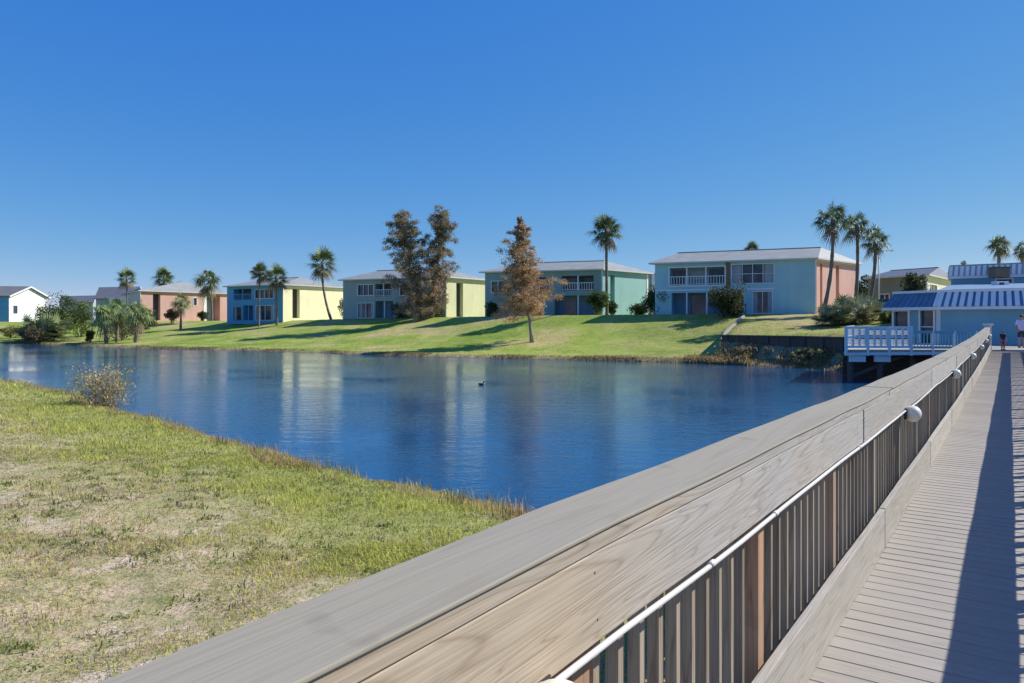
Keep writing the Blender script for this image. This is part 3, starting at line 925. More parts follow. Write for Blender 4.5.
def settle(root):
    """children were built in world coordinates: move their meshes into the frame of the thing's Empty (once per mesh)"""
    seen = set()
    off_ = Vector(root.location)
    rot = root.rotation_euler.to_matrix().to_4x4().inverted()
    T = rot @ Matrix.Translation(-off_)
    def walk(o):
        for c in o.children:
            if c.type == 'MESH' and c.data.name not in seen:
                seen.add(c.data.name); c.data.transform(T)
            walk(c)
    walk(root)

# --- blue and coral block on the right
L1, C1, R1 = P(655, 80), P(815.5, 73.5), P(857.5, 80.5)
LL = np.linalg.norm(C1 - L1); q = LL / 16.1
fx = lambda x: (x - 103) / 654 * LL
fv = lambda y: (512 - y) / 212 * 5.55
ops = [(fx(168), fx(400), fv(390), fv(318), 1.3), (fx(430), fx(597), fv(386), fv(312), 0.25),
       (fx(176), fx(400), 0.05, fv(421), 1.5), (fx(436), fx(478), fv(505), fv(428), 0.2), (fx(516), fx(590), fv(505), fv(422), 0.2)]
sl_ = np.linalg.norm(R1 - C1)
s_ops = [(0.46 * sl_, 0.54 * sl_, 0.2, 5.2, 0.5), (0.10 * sl_, 0.15 * sl_, 0.2, 5.2, 0.25)]
b1, f1, f2, fo, so_ = block("apartment_block", "two storey apartment block with lake blue front, coral end wall and pale roof", "building", L1, C1, R1, pz(314.8, 77), 5.55, 'b1', 'coral', 'roof', 1.45, 0.0, 0.12, ops, s_ops, 0.45)
bp = f1.porch(fo[0], (fx(241), fx(322)), 'greyblue', 'paleblue', True, [(fx(175), fx(232), fo[0][2] + .2, fo[0][3] - .15, 'glass'), (fx(250), fx(312), fo[0][2] + .6, fo[0][3] - .3, 'curtain'), (fx(330), fx(392), fo[0][2] + .1, fo[0][3] - .15, 'glass')])
fm = MB()
o = fo[0]
for (a, b, c, e) in ((o[0] - .14, o[1] + .14, o[3], o[3] + .13), (o[0] - .14, o[1] + .14, o[2] - .15, o[2]), (o[0] - .14, o[0], o[2], o[3]), (o[1], o[1] + .14, o[2], o[3])):
    f1.slab(fm, a, b, c, e, -0.05, 0.06)
fm.build("balcony_frame", M['paleblue'], b1)
f1.window(fo[1], 4, 'paleblue', curtain=True, transom=True)
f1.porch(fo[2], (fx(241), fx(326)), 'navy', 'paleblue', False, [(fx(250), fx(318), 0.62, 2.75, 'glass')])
f1.window(fo[3], 1, 'paleblue'); f1.window(fo[4], 2, 'paleblue', curtain=True)
m = MB(); f1.slab(m, fx(404), fx(424), 3.4, 6.1, -0.04, 0.1); m.build("dark_panel", M['brownbox'], b1)
m = MB(); f1.slab(m, fx(104), fx(600), 3.2, 3.36, -0.03, 0.1); m.build("belt_trim", M['paleblue'], b1)
for o in so_:
    m = MB(); m.quad(f2.pt(o[0], o[2], o[4] - .01), f2.pt(o[1], o[2], o[4] - .01), f2.pt(o[1], o[3], o[4] - .01), f2.pt(o[0], o[3], o[4] - .01)); m.build("wall_slot", M['brownbox'], b1)
m = MB(); f2.slab(m, -0.02, sl_ + .02, 6.05, 6.14, -0.06, 0.1); m.build("end_trim", M['white'], b1)
settle(b1)

# --- teal and mint block
L2, C2, R2 = P(485, 93), P(602, 88), P(648, 95)
LL = np.linalg.norm(C2 - L2); sl_ = np.linalg.norm(R2 - C2)
gxx = lambda x: (x - 485) / 117 * LL
ops = [(gxx(563), gxx(594), 3.1, 4.9, 1.2), (gxx(556), gxx(594), 0.05, 2.5, 1.4), (gxx(492), gxx(505), 3.0, 4.4, 0.2), (gxx(515), gxx(545), 0.1, 2.4, 1.2), (gxx(512), gxx(550), 3.1, 4.8, 1.2)]
s_ops = [(0.17 * sl_, 0.26 * sl_, 0.2, 5.0, 0.6)]
b2, f1, f2, fo, so_ = block("apartment_block", "two storey apartment block with dark teal front and bright mint end wall", "building", L2, C2, R2, pz(316, 90), 5.5, 'teal', 'mint', 'roof', 1.35, 0.12, 0.2, ops, s_ops)
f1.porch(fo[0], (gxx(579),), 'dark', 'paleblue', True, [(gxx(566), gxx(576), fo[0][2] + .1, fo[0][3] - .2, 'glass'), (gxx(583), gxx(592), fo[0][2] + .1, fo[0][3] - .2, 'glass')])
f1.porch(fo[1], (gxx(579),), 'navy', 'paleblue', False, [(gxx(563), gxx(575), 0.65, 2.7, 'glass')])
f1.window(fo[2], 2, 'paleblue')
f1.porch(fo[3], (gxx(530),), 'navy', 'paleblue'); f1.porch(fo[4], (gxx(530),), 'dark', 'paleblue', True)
for o in so_:
    m = MB(); m.quad(f2.pt(o[0], o[2], o[4] - .01), f2.pt(o[1], o[2], o[4] - .01), f2.pt(o[1], o[3], o[4] - .01), f2.pt(o[0], o[3], o[4] - .01)); m.build("wall_slot", M['dark'], b2)
m = MB(); f2.slab(m, sl_ - .35, sl_ - .02, 0.6, 6.0, -0.05, 0.1); m.build("end_trim", M['white'], b2)
settle(b2)
# the stair core between the teal block and the blue one
m0 = P(649, 97); m1 = P(664, 97.5)
t0 = empty("stair_tower", (*((m0 + m1) / 2), pz(316, 96)), "narrow shaded grey green stair core behind bushes between mint wall and blue block", "stair tower")
MB().prism([m0, m1, m1 + [0.5, 5], m0 + [0.5, 5]], pz(316, 96) - .6, pz(274, 96)).build("wall", M['greyblue'], t0)
MB().prism([m0 + [-.1, -.2], m1 + [.1, -.2], m1 + [0.6, 5.2], m0 + [0.4, 5.2]], pz(274, 96) + .003, pz(273, 96) + .06).build("roof", M['roof'], t0)
MB().box(m0[0] + .35, m0[0] + .75, m0[1] - .1, m0[1] + .05, pz(316, 96) - .5, pz(274, 96) - .01).build("corner_board", M['white'], t0)
settle(t0)

# --- grey blue and straw block behind the twin cypresses
L3, C3, R3 = P(343, 108.5), P(446, 101), P(485, 108)
LL = np.linalg.norm(C3 - L3); sl_ = np.linalg.norm(R3 - C3)
gxx = lambda x: (x - 343) / 103 * LL
ops = [(gxx(359), gxx(375), 3.4, 4.9, 0.2), (gxx(377), gxx(393), 3.2, 5.0, 1.2), (gxx(359), gxx(375), 0.1, 2.2, 0.25), (gxx(377), gxx(395), 0.05, 2.5, 1.4), (gxx(402), gxx(412), 3.3, 4.8, 0.2), (gxx(418), gxx(434), 0.1, 2.4, 1.0)]
s_ops = [(0.25 * sl_, 0.42 * sl_, 0.2, 5.0, 0.6)]
b3, f1, f2, fo, so_ = block("apartment_block", "two storey apartment block with grey blue front and pale straw end wall behind two cypresses", "building", L3, C3, R3, pz(318.3, 104), 5.6, 'greyblue', 'straw', 'roof', 1.5, 0.15, 0.25, ops, s_ops)
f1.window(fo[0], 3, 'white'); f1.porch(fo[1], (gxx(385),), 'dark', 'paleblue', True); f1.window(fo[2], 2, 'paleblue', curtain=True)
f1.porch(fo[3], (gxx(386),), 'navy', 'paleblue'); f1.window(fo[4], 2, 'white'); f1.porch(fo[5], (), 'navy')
for o in so_:
    m = MB(); m.quad(f2.pt(o[0], o[2], o[4] - .01), f2.pt(o[1], o[2], o[4] - .01), f2.pt(o[1], o[3], o[4] - .01), f2.pt(o[0], o[3], o[4] - .01)); m.build("wall_slot", M['dark'], b3)
settle(b3)

# --- cobalt and yellow block
L4, C4, R4 = P(227, 122), P(283, 115.5), P(345.5, 126)
LL = np.linalg.norm(C4 - L4); sl_ = np.linalg.norm(R4 - C4)
gxx = lambda x: (x - 227) / 56 * LL
ops = [(gxx(234), gxx(252), 3.4, 5.2, 1.2), (gxx(256), gxx(274), 3.6, 5.0, 0.25), (gxx(234), gxx(243), 0.1, 2.2, 0.2), (gxx(244), gxx(254), 0.05, 2.5, 1.4), (gxx(257), gxx(274), 0.1, 2.4, 0.25)]
s_ops = [(0.14 * sl_, 0.25 * sl_, 0.4, 5.1, 0.7)]
b4, f1, f2, fo, so_ = block("apartment_block", "two storey apartment block with deep blue front and lemon yellow end wall", "building", L4, C4, R4, pz(320.6, 119), 5.6, 'cobalt', 'yellow', 'roof', 1.5, 0.15, 0.3, ops, s_ops)
f1.porch(fo[0], (gxx(243),), 'dark', 'cobalt', True); f1.window(fo[1], 4, 'paleblue'); f1.window(fo[2], 1, 'cobalt', curtain=True)
f1.porch(fo[3], (gxx(249),), 'navy', 'cobalt'); f1.window(fo[4], 2, 'paleblue', curtain=True)
for o in so_:
    m = MB(); m.quad(f2.pt(o[0], o[2], o[4] - .01), f2.pt(o[1], o[2], o[4] - .01), f2.pt(o[1], o[3], o[4] - .01), f2.pt(o[0], o[3], o[4] - .01)); m.build("wall_slot", M['dark'], b4)
m = MB(); f2.slab(m, -0.02, sl_ + .02, 5.95, 6.12, -0.06, 0.1); m.build("end_trim", M['white'], b4)
settle(b4)

# --- pink block
L5, C5, R5 = P(134, 140), P(140.5, 136), P(228, 150)
sl_ = np.linalg.norm(R5 - C5)
s_ops = [(0.13 * sl_, 0.21 * sl_, 0.2, 5.2, 0.8), (0.74 * sl_, 0.9 * sl_, 0.1, 5.3, 2.0), (0.58 * sl_, 0.62 * sl_, 3.2, 4.6, 0.2)]
b5, f1, f2, fo, so_ = block("apartment_block", "two storey salmon pink apartment block with dark breezeway and pale hipped roof", "building", L5 + np.array([-4, 6]), C5, R5, pz(321.3, 140), 5.6, 'greyside', 'pink', 'roof', 2.2, 0.35, 0.35, (), s_ops)
for o in so_[:2]:
    m = MB(); m.quad(f2.pt(o[0], o[2], o[4] - .01), f2.pt(o[1], o[2], o[4] - .01), f2.pt(o[1], o[3], o[4] - .01), f2.pt(o[0], o[3], o[4] - .01)); m.build("breezeway", M['dark'] if o[4] < 1 else M['greyblue'], b5)  # narrow recess: its near-black back stands for the shadow inside
f2.window(so_[2], 1, 'white')
m = MB(); f2.slab(m, 0.70 * sl_, 0.735 * sl_, 0.6, 6.1, -0.06, 0.1); m.build("white_column", M['white'], b5)
settle(b5)

# --- gabled houses on the left
def gable_house(name, label, L, C, Rr, z0, h, rise, wall, gable, roof, wins=()):
    """ridge parallel to L-C; the gable stands over C-R"""
    L, C, Rr = [np.array(q_, float) for q_ in (L, C, Rr)]
    B = L + Rr - C
    cen = (L + Rr) / 2
    root = empty(name, (cen[0], cen[1], z0), label, "house")
    zb = z0 - 0.6
    f1 = Face(root, L, C, zb, z0 + h, M[wall], [(w[0], w[1], w[2] + .6, w[3] + .6) for w in wins])
    for w in f1.ops: f1.window(w, 2, 'white')
    f2 = Face(root, C, Rr, zb, z0 + h, M[gable]); Face(root, Rr, B, zb, z0 + h, M[wall]); Face(root, B, L, zb, z0 + h, M[gable])
    mc, ml = (C + Rr) / 2, (L + B) / 2
    zt = z0 + h
    g = MB(); g.add([(*C, zt), (*Rr, zt), (*mc, zt + rise)], [(0, 1, 2)]); g.build("gable", M[gable], root)
    g = MB(); g.add([(*B, zt), (*L, zt), (*ml, zt + rise)], [(0, 1, 2)]); g.build("gable", M[gable], root)
    u = (C - L) / np.linalg.norm(C - L); v = (Rr - C) / np.linalg.norm(Rr - C)
    o = 0.45; dz = rise * o / (np.linalg.norm(Rr - C) / 2)
    m = MB(); th = 0.15
    for (a, b, s_) in ((L, C, -1), (B, Rr, 1)):
        a2, b2 = a - u * o + v * s_ * o, b + u * o + v * s_ * o
        r1, r2 = ml - u * o, mc + u * o
        lo = [(*a2, zt - dz + .03), (*b2, zt - dz + .03), (*r2, zt + rise + .03), (*r1, zt + rise + .03)]
        hi = [(p[0], p[1], p[2] + th) for p in lo]
        m.add(lo + hi, [(0, 1, 2, 3), (7, 6, 5, 4), (0, 4, 5, 1), (1, 5, 6, 2), (2, 6, 7, 3), (3, 7, 4, 0)])
    m.build("roof", M[roof], root)
    k = MB()
    for (a, s_) in ((C, -1), (Rr, 1)):
        e = a + u * (o + .02) + v * s_ * o; r2 = mc + u * (o + .02)
        k.bar((*e, zt - dz + .08), (*r2, zt + rise + .08), 0.06, 0.26)
    k.build("barge_board", M['white'], root)
    return root, f2
h1, f2 = gable_house("house", "white gabled house with dark roof at far left of the lake", P(-45, 128), P(9, 130), P(46.5, 139), pz(318.5, 134), 4.0, 1.75, 'cobalt', 'pwhite', 'greyroof', [(2, 3.2, 1.2, 2.6)])  # long wall of this white house coloured blue to stand for shade
m = MB(); f2.slab(m, 1.0, 1.9, 1.5, 2.9, -0.04, 0.1); m.build("window", M['glass'], h1)
settle(h1)
h2, f2 = gable_house("house", "grey house with broad slate roof and white upper wall, behind the short palms", P(96, 158), P(136, 155), P(142, 168), pz(318, 158), 4.2, 2.6, 'greyside', 'greyside', 'greyroof' if 'greyroof' in M else 'darkroof')
m = MB(); f3 = Face(h2, P(109, 156.2), P(128, 154.6), pz(318, 158), pz(297.5, 155.5), M['pwhite'], [(1.0, 1.6, 3.0, 4.0), (2.4, 3.0, 3.0, 4.0)])
for w in f3.ops: f3.window(w, 1, 'white')
settle(h2)
h3, _ = gable_house("house", "low grey roofed house seen over the bushes between white house and slate roof", P(60, 185), P(93, 180), P(97, 192), pz(318, 183), 3.8, 1.8, 'greyside', 'greyside', 'greyroof'); settle(h3)

# --- olive and cream building behind the pavilion
b6, f1, f2, fo, so_ = block("apartment_block", "olive grey building with slate hip roof and cream end wall behind the pavilion", "building", P(868, 84), P(926, 78), P(954, 90), 3.5, pz(277, 80) - 3.5, 'olive', 'cream', 'darkroof', 1.2, 0.15, 0.1, [(1.5, 2.6, 1.2, 2.6)], [(2.0, 5.5, 2.2, 3.6, 0.4)])
f1.window(fo[0], 2, 'white'); f2.window(so_[0], 3, 'white')
settle(b6)

# ------------------------------------------------------------------ pavilion at the end of the walk
DZ = 1.62                                        # platform level
n_ = np.array([math.sin(WANG), -math.cos(WANG)]); d_ = np.array([math.cos(WANG), math.sin(WANG)])
K = P(938, 46.0); J = K + 3.35 * np.array([-0.40, 0.9165]); E = K + n_ * 14
pv = empty("pavilion", (K[0] + 4, K[1] + 2, DZ), "single storey blue waterside pavilion with blue metal mansard roof and white ribs", "pavilion")
eave = pz(308.5, 46)
fj = Face(pv, J, K, DZ, eave, M['pavblue'], [(0.22, 1.25, 0.15, eave - DZ - .15, 0.15), (2.15, 3.05, 0.03, eave - DZ - .12, 0.15)])
fj.window(fj.ops[0], 1, 'white', fr=0.13); fj.window(fj.ops[1], 1, 'white', "door", True, fr=0.12)
fk = Face(pv, K, E, DZ, eave, M['pavblue'], [])
Face(pv, E, E + d_ * 9, DZ, eave, M['pavblue']); Face(pv, E + d_ * 9, J + d_ * 7, DZ, eave, M['pavblue']); Face(pv, J + d_ * 7, J, DZ, eave, M['pavblue'])
MB().box(K[0] - .08, K[0] + .1, K[1] - .1, K[1] + .06, DZ, eave).build("corner_board", M['white'], pv)
def offset_poly(poly, dist):
    poly = [np.array(p, float) for p in poly]; n = len(poly); out = []
    for i in range(n):
        a, b, c = poly[i - 1], poly[i], poly[(i + 1) % n]
        e1 = (b - a) / np.linalg.norm(b - a); e2 = (c - b) / np.linalg.norm(c - b)
        n1 = np.array([e1[1], -e1[0]]); n2 = np.array([e2[1], -e2[0]])
        out.append(b + (n1 + n2) / (1 + n1 @ n2) * dist)
    return out
foot = [J, K, E, E + d_ * 9, J + d_ * 7]
lo = offset_poly(foot, 0.55); hi = offset_poly(foot, -0.15)
zt = pz(292.5, 46.3)
m = MB()
for i in range(len(foot)):
    j = (i + 1) % len(foot)
    m.quad((*lo[i], eave + .1), (*lo[j], eave + .1), (*hi[j], zt), (*hi[i], zt))
mr_ = m.build("mansard_roof", M['blueroof'], pv)
MB().prism(lo, eave - .08, eave + .097).build("eave_fascia", M['paleblue'], mr_)
MB().prism(offset_poly(foot, -0.05), zt + .003, zt + .16).build("roof_edge", M['paleblue'], mr_)
def ribs(a0, a1, z0, z1, b0, b1, n, w, name, mat, parent, th=0.05):
    mm = MB()
    for i in range(n):
        t = (i + .5) / n
        p, q_ = a0 + (a1 - a0) * t, b0 + (b1 - b0) * t
        nrm = (a1 - a0) / np.linalg.norm(a1 - a0); nrm = np.array([nrm[1], -nrm[0]])
        mm.bar((*(p + nrm * th * .5), z0), (*(q_ + nrm * th * .5), z1), w, th, up=(nrm[0], nrm[1], 0.3))
    return mm.build(name, mat, parent)
ribs(lo[1], lo[2], eave + .12, zt - .01, hi[1], hi[2], 36, 0.24, "roof_ribs", M['white'], mr_)
MB().bar((*lo[1], eave + .13), (*hi[1], zt), 0.16, 0.10).build("hip_cap", M['white'], mr_)
ribs(lo[0], lo[1], eave + .12, zt - .01, hi[0], hi[1], 9, 0.04, "roof_seams", M['blueroof'], mr_)
# low pitched roof rising to the upper storey
U0 = P(951, 58); U1 = U0 + n_ * 22
m = MB(); a_, b_ = hi[1] + d_ * .2, hi[2] + d_ * .2
m.quad((*hi[0], zt + .165), (*a_, zt + .165), (*b_, zt + .165), (*(E + d_ * 9), zt + .5)); 
m.quad((*(hi[1]), zt + .17), (*hi[2], zt + .17), (*(U1 + d_ * .1), pz(284.5, 58)), (*(U0 + d_ * .1), pz(284.5, 58)))
m.build("low_roof", M['flatroof'], mr_)
settle(pv)

up = empty("upper_storey", (*U0, 3.5), "set back blue upper storey with white ribbed parapet above the pavilion roof", "building")
zu0, zu1, zu2 = 3.3, pz(279.0, 58), pz(266.5, 58)
UB = U0 + d_ * 9; UC = U1 + d_ * 9
fu = Face(up, U0, U1, zu0, zu1, M['pavblue'], [(3.0, 4.0, pz(284.2, 58) - zu0, pz(280.8, 58) - zu0, .2)])
fu.window(fu.ops[0], 1, 'white')
Face(up, U1, UC, zu0, zu1, M['pavblue']); Face(up, UC, UB, zu0, zu1, M['pavblue']); Face(up, UB, U0, zu0, zu1, M['cream'])
ft = [U0, U1, UC, UB]; lo2 = offset_poly(ft, .22); hi2 = offset_poly(ft, .15)
m = MB()
for i in range(4):
    j = (i + 1) % 4
    m.quad((*lo2[i], zu1 + .2), (*lo2[j], zu1 + .2), (*hi2[j], zu2), (*hi2[i], zu2))
pr = m.build("parapet", M['slot'], up)
MB().prism(lo2, zu1, zu1 + .197).build("parapet_ledge", M['white'], pr)
MB().prism(offset_poly(ft, .1), zu2 + .003, zu2 + .10).build("coping", M['greyblue'], pr)
ribs(lo2[0], lo2[1], zu1 + .21, zu2 - .01, hi2[0], hi2[1], 60, 0.23, "parapet_ribs", M['white'], pr, 0.06)
settle(up)
# brown boarded box on the parapet, white unit below it
bx = P(999, 55.0)
cb = empty("planter_box", (*bx, pz(277.5, 55)), "brown boarded box standing against the white ribbed parapet", "box")
m = MB()
for i in range(6):
    m.box(-.55 + i * .185, -.55 + i * .185 + .175, -.4, .4, 0.0, .72, random.random())
m.build("boards", M['brownbox'], cb)
MB().box(-.6, .6, -.45, .45, .72, .78).build("top_edge", M['dock'], cb)
ac = P(1000, 52)
ao = empty("air_conditioner", (*ac, pz(287.5, 52)), "white air conditioning unit on the blue roof under the parapet", "air conditioner")
MB().box(-.42, .42, -.3, .3, 0.02, .42).build("casing", M['white'], ao, 0.02)
MB().box(-.25, .1, -.312, -.30, .12, .34).build("fan_grille", M['dark'], ao)

# --- platform with its railing and piles
pf = empty("platform", (20, 37, DZ), "blue white waterside platform on dark piles in front of the pavilion", "platform")
A0, A1 = np.array([16.75, 36.6]), np.array([24.0, 36.3])
pl = [A0, A1, A1 + [10, -1.5], K + n_ * 9, K + d_ * .2, J + [0, .2], A0 + [4.4, 8.6]]
MB().prism(pl, DZ - .14, DZ).build("planks", M['kick'], pf)
MB().bar((*(A0 + [0, -.03]), DZ - .22), (*(A1 + [0, -.03]), DZ - .16), .06, .14).build("skirt_board", M['paleblue'], pf)
for i, x in enumerate((17.1, 18.6, 20.2, 21.8, 23.4)):
    for j, y in enumerate((36.9, 39.5, 42.5)):
        MB().tube([(x + j * 1.45, y, -1.6), (x + j * 1.45, y, DZ - .14)], .14, 10, .3).build("pile", M['dock'], pf)
    MB().bar((x, 36.9, DZ - .25), (x + 2.9, 42.5, DZ - .25), .1, .2, .2).build("beam", M['dock'], pf)
for (x0, x1) in ((16.95, 17.75), (18.2, 19.0)):
    MB().box(x0, x1, 36.62, 36.74, DZ - .62, DZ - .25).build("skirt_panel", M['paleblue'], pf)
m = MB()
for k_ in range(7): m.box(17.5, 24.2, 38.6, 38.66, -.3 + k_ * .24, -.3 + k_ * .24 + .225, random.random())
m.build("shade_boards", M['dock'], pf)  # dark boards added under the platform to deepen the shade there
MB().bar((17.2, 36.95, .25), (19.8, 36.95, 1.3), .08, .16, .5).build("brace", M['dock'], pf)
MB().bar((22.6, 36.9, .6), (21.4, 36.9, 1.3), .08, .14, .5).build("brace", M['dock'], pf)
settle(pf)
def glow_infill():  # translucent infill added so the railing openings glow against the sun
    m, t, b = new_mat('glow_infill')
    b.inputs['Base Color'].default_value = (.8, .8, .8, 1); b.inputs['Roughness'].default_value = .5
    tr = t.nodes.new("ShaderNodeBsdfTranslucent"); tr.inputs['Color'].default_value = (.85, .85, .85, 1)
    mx = t.nodes.new("ShaderNodeMixShader"); mx.inputs[0].default_value = .55
    t.links.new(b.outputs[0], mx.inputs[1]); t.links.new(tr.outputs[0], mx.inputs[2]); t.links.new(mx.outputs[0], t.nodes['Material Output'].inputs['Surface'])
    return m
M['infill'] = glow_infill()
pr_ = empty("platform_railing", (*A0, DZ), "pale blue and white panelled railing around the platform over the water", "railing")
def prail(a, b, n, panels, first=0, hf=1.0, pw=.06, pm='paleblue', rm='paleblue'):
    a, b = np.array(a, float), np.array(b, float)
    z = DZ
    for i in range(first, n + 1):
        p = a + (b - a) * i / n
        MB().box(p[0] - pw, p[0] + pw, p[1] - pw, p[1] + pw, z - .3, z + 1.16 * hf).build("post", M[pm], pr_)
    m = MB()
    for (zz, h) in ((1.10, .13), (.62, .09), (.14, .12)):
        if hf == 1.0 or zz != .62: m.bar((*a, z + zz * hf), (*b, z + zz * hf), .07, h)
    m.build("rail", M[rm], pr_)
    u = (b - a) / np.linalg.norm(b - a)
    for i in range(n):
        p, q_ = a + (b - a) * i / n + u * .06, a + (b - a) * (i + 1) / n - u * .06
        if panels(i):
            for k_ in range(3):
                c0 = p + (q_ - p) * (k_ + .08) / 3; c1 = p + (q_ - p) * (k_ + .80) / 3
                for (z0, z1) in ((.24, .53), (.72, .99)):
                    g = MB(); g.bar((*c0, z + (z0 + z1) / 2), (*c1, z + (z0 + z1) / 2), .03, z1 - z0)
                    g.build("infill_panel", M['infill'], pr_)
            g = MB()
            for k_ in range(3):
                c0 = p + (q_ - p) * (k_ + .9) / 3
                g.bar((*c0, z + .2), (*c0, z + 1.05), .09, .05)
            g.build("panel_slats", M['paleblue'], pr_)
        else:
            g = MB(); L_ = np.linalg.norm(q_ - p); k_ = .1
            while k_ < L_:
                c0 = p + u * k_; g.box(c0[0] - .02, c0[0] + .02, c0[1] - .02, c0[1] + .02, z + .18, z + 1.04 * hf); k_ += .16
            g.build("slats", M['pavblue'], pr_)
AM = A0 + (A1 + [-.9, 0] - A0) * .5
prail(A0, AM, 3, lambda i: True)
prail(AM, A1 + [-.9, 0], 3, lambda i: False, 1, .80, .04, 'white', 'pavblue')
prail(A0 + [.03, .07], A0 + [4.3, 8.4], 4, lambda i: True, 1)
settle(pr_)
# slatted white cladding of the roof ends above is part of the pavilion; the end post of the walk's railing
ep = frame_empty("end_post", "white painted post closing the far end of the boardwalk railing", "post")
m = MB(); m.box(40.95, 41.12, .72, .98, 1.4 + zoff(41), 2.62 + zoff(41)); m.build("shaft", M['white'], ep, .01)
m = MB(); m.box(40.88, 41.19, .65, 1.05, 2.62 + zoff(41), 2.70 + zoff(41)); m.build("cap", M['white'], ep, .01)

# ------------------------------------------------------------------ retaining wall on the right
W0, W1, W2 = P(722, 55.0), P(800, 50.6), P(852, 46.6)
rw = empty("retaining_wall", (*W1, 1.0), "low dark timber retaining wall above the right shore", "retaining wall")
m = MB(); cap = MB(); pm = []
for a, b in ((W0, W1), (W1, W2), (W2, W2 + [6, 1.5])):
    u = (b - a) / np.linalg.norm(b - a); L_ = np.linalg.norm(b - a); k_ = 0.0
    while k_ < L_:
        e = min(k_ + .28, L_)
        m.bar((*(a + u * k_ + [0, 0]), 1.2), (*(a + u * (e - .015)), 1.2), .10 + random.uniform(-.015, .015), 1.5, random.random())
        k_ = e
    cap.bar((*a, 1.995), (*b, 1.995), .3, .09, .6)
    for k_ in np.arange(.5, L_, 1.6):
        p = a + u * k_ + np.array([u[1], -u[0]]) * .1
        pm.append(p)
m.build("boards", M['dock'], rw); cap.build("cap", M['dock'], rw)
for p in pm:
    MB().tube([(*p, .2), (*p, 1.93)], .08, 8, .2).build("pile", M['dock'], rw)
settle(rw)
kb = empty("kerb", (*W0, 1.5), "pale concrete kerb running up the bank from the end of the retaining wall", "kerb")
m = MB(); prev = None
for t in np.linspace(0, 1, 9):
    p = W0 * (1 - t) + P(744, 72) * t
    q_ = (*p, tz(p[0] + .4, p[1]) + .01)
    if prev is not None: m.bar(prev, q_, .20, .22)
    prev = q_
m.build("edging", M['concrete'], kb); settle(kb)

# ------------------------------------------------------------------ palms
def palm_crown_mesh(seed, nf=48, green=True, droop=1.0, tint=1.15):
    r = np.random.default_rng(seed)
    Vs, Ts, Cs = [], [], []; off = 0
    for i in range(nf):
        az = i * 2.39996 + r.normal(0, .3)
        t = (i + .5) / nf
        el = R(86 - 122 * t ** 0.85 + r.normal(0, 10))
        dead = t > 0.86
        if dead: el = R(-58 + r.normal(0, 12))
        pl_ = (0.40 + .60 * r.random())
        d = np.array([math.cos(az) * math.cos(el), math.sin(az) * math.cos(el), math.sin(el)])
        s = np.array([-math.sin(az), math.cos(az), 0]); u = np.cross(s, d) * -1
        if u[2] < 0: u = -u
        base = np.array([0, 0, -.10 - .35 * t])
        hub = base + d * pl_
        g = tint * np.array([0.11, 0.14, 0.055]) * (0.65 + .7 * r.random()) if not dead else np.array([0.26, 0.20, 0.12])
        if t < .25: g = g * np.array([1.35, 1.35, 1.1])
        # petiole
        Vs += [base - s * .02, base + s * .02, hub + s * .015, hub - s * .015]; Ts.append([off, off + 1, off + 2, off + 3]); Cs += [g * 1.1] * 4; off += 4
        nl = 15
        Lb = 1.05 * (.65 + .5 * r.random())
        for k in range(nl):
            a = (k / (nl - 1) - .5) * R(225)
            ld = d * math.cos(a) + s * math.sin(a)
            fold = u * (-.25 * abs(math.sin(a)))
            ld = ld + fold; ld /= np.linalg.norm(ld)
            L_ = Lb * (1 - .32 * abs(a) / R(112)) * (.9 + .2 * r.random())
            wd = np.cross(ld, u); wd /= np.linalg.norm(wd) + 1e-9
            p1 = hub + ld * L_ * .5 + np.array([0, 0, -.06 * droop])
            p2 = hub + ld * L_ + np.array([0, 0, -.42 * droop * (0.6 + .6 * r.random())])
            w = .075
            Vs += [hub - wd * .012, hub + wd * .012, p1 + wd * w * .5, p1 - wd * w * .5]; Ts.append([off, off + 1, off + 2, off + 3])
            Vs += [p2 + wd * .006, p2 - wd * .006]; Ts.append([off + 3, off + 2, off + 4, off + 5])
            cc_ = g * (.8 + .4 * r.random())
            Cs += [cc_] * 6; off += 6
    me = np_mesh("crown", np.array(Vs), np.array(Ts), np.array(Cs), M['frond'])
    data = me.data; bpy.data.objects.remove(me)
    return data
CROWNS = [palm_crown_mesh(s_, n_f, droop=dr) for s_, n_f, dr in ((11, 48, 1.0), (12, 34, 1.5), (13, 28, 1.2), (14, 40, .7))]
DARKCROWN = [palm_crown_mesh(s_, 30, droop=1.5, tint=1.9) for s_ in (21, 22)]
def palm(crown_px, base_px, Y, rad_px, label, group=None, bend=0.0, tr=0.16, zbase=None, variant=None, squash=1.0):
    bX = px(base_px[0], Y)
    zb = pz(base_px[1], Y) if zbase is None else zbase
    if zbase is None:
        zb = min(zb, tz(bX, Y) + .05)
    root = empty("palm_tree", (bX, Y, zb), label, "palm tree", group)
    tip = Vector((px(crown_px[0], Y) - bX, random.uniform(-.3, .3), pz(crown_px[1] + rad_px * .02, Y) - zb))
    pts, rad = [], []
    for i in range(25):
        t = i / 24
        side = bend * 4 * t * (1 - t)
        pts.append((tip.x * t + side, tip.y * t, tip.z * t - .25 * (1 - t)))
        rad.append((tr * (1.25 - .35 * t if t < .2 else 1.18 - .3 * t) + (.06 if t > .9 else 0)) * random.uniform(.88, 1.12))
    MB().tube(pts, rad, 10).build("trunk", M['trunk'], root)
    k = random.randrange(4) if variant is None else variant
    me = (CROWNS + DARKCROWN)[k]
    c = bpy.data.objects.new("crown", me); COL.objects.link(c); c.parent = root
    sc = rad_px * Y / F / 1.52
    c.location = tip + Vector((0, 0, .12)); c.scale = (sc, sc, sc * squash); c.rotation_euler = (random.uniform(-.22, .22), random.uniform(-.22, .22), random.random() * 6.3)
    return root
PG = "palms between the apartment blocks"
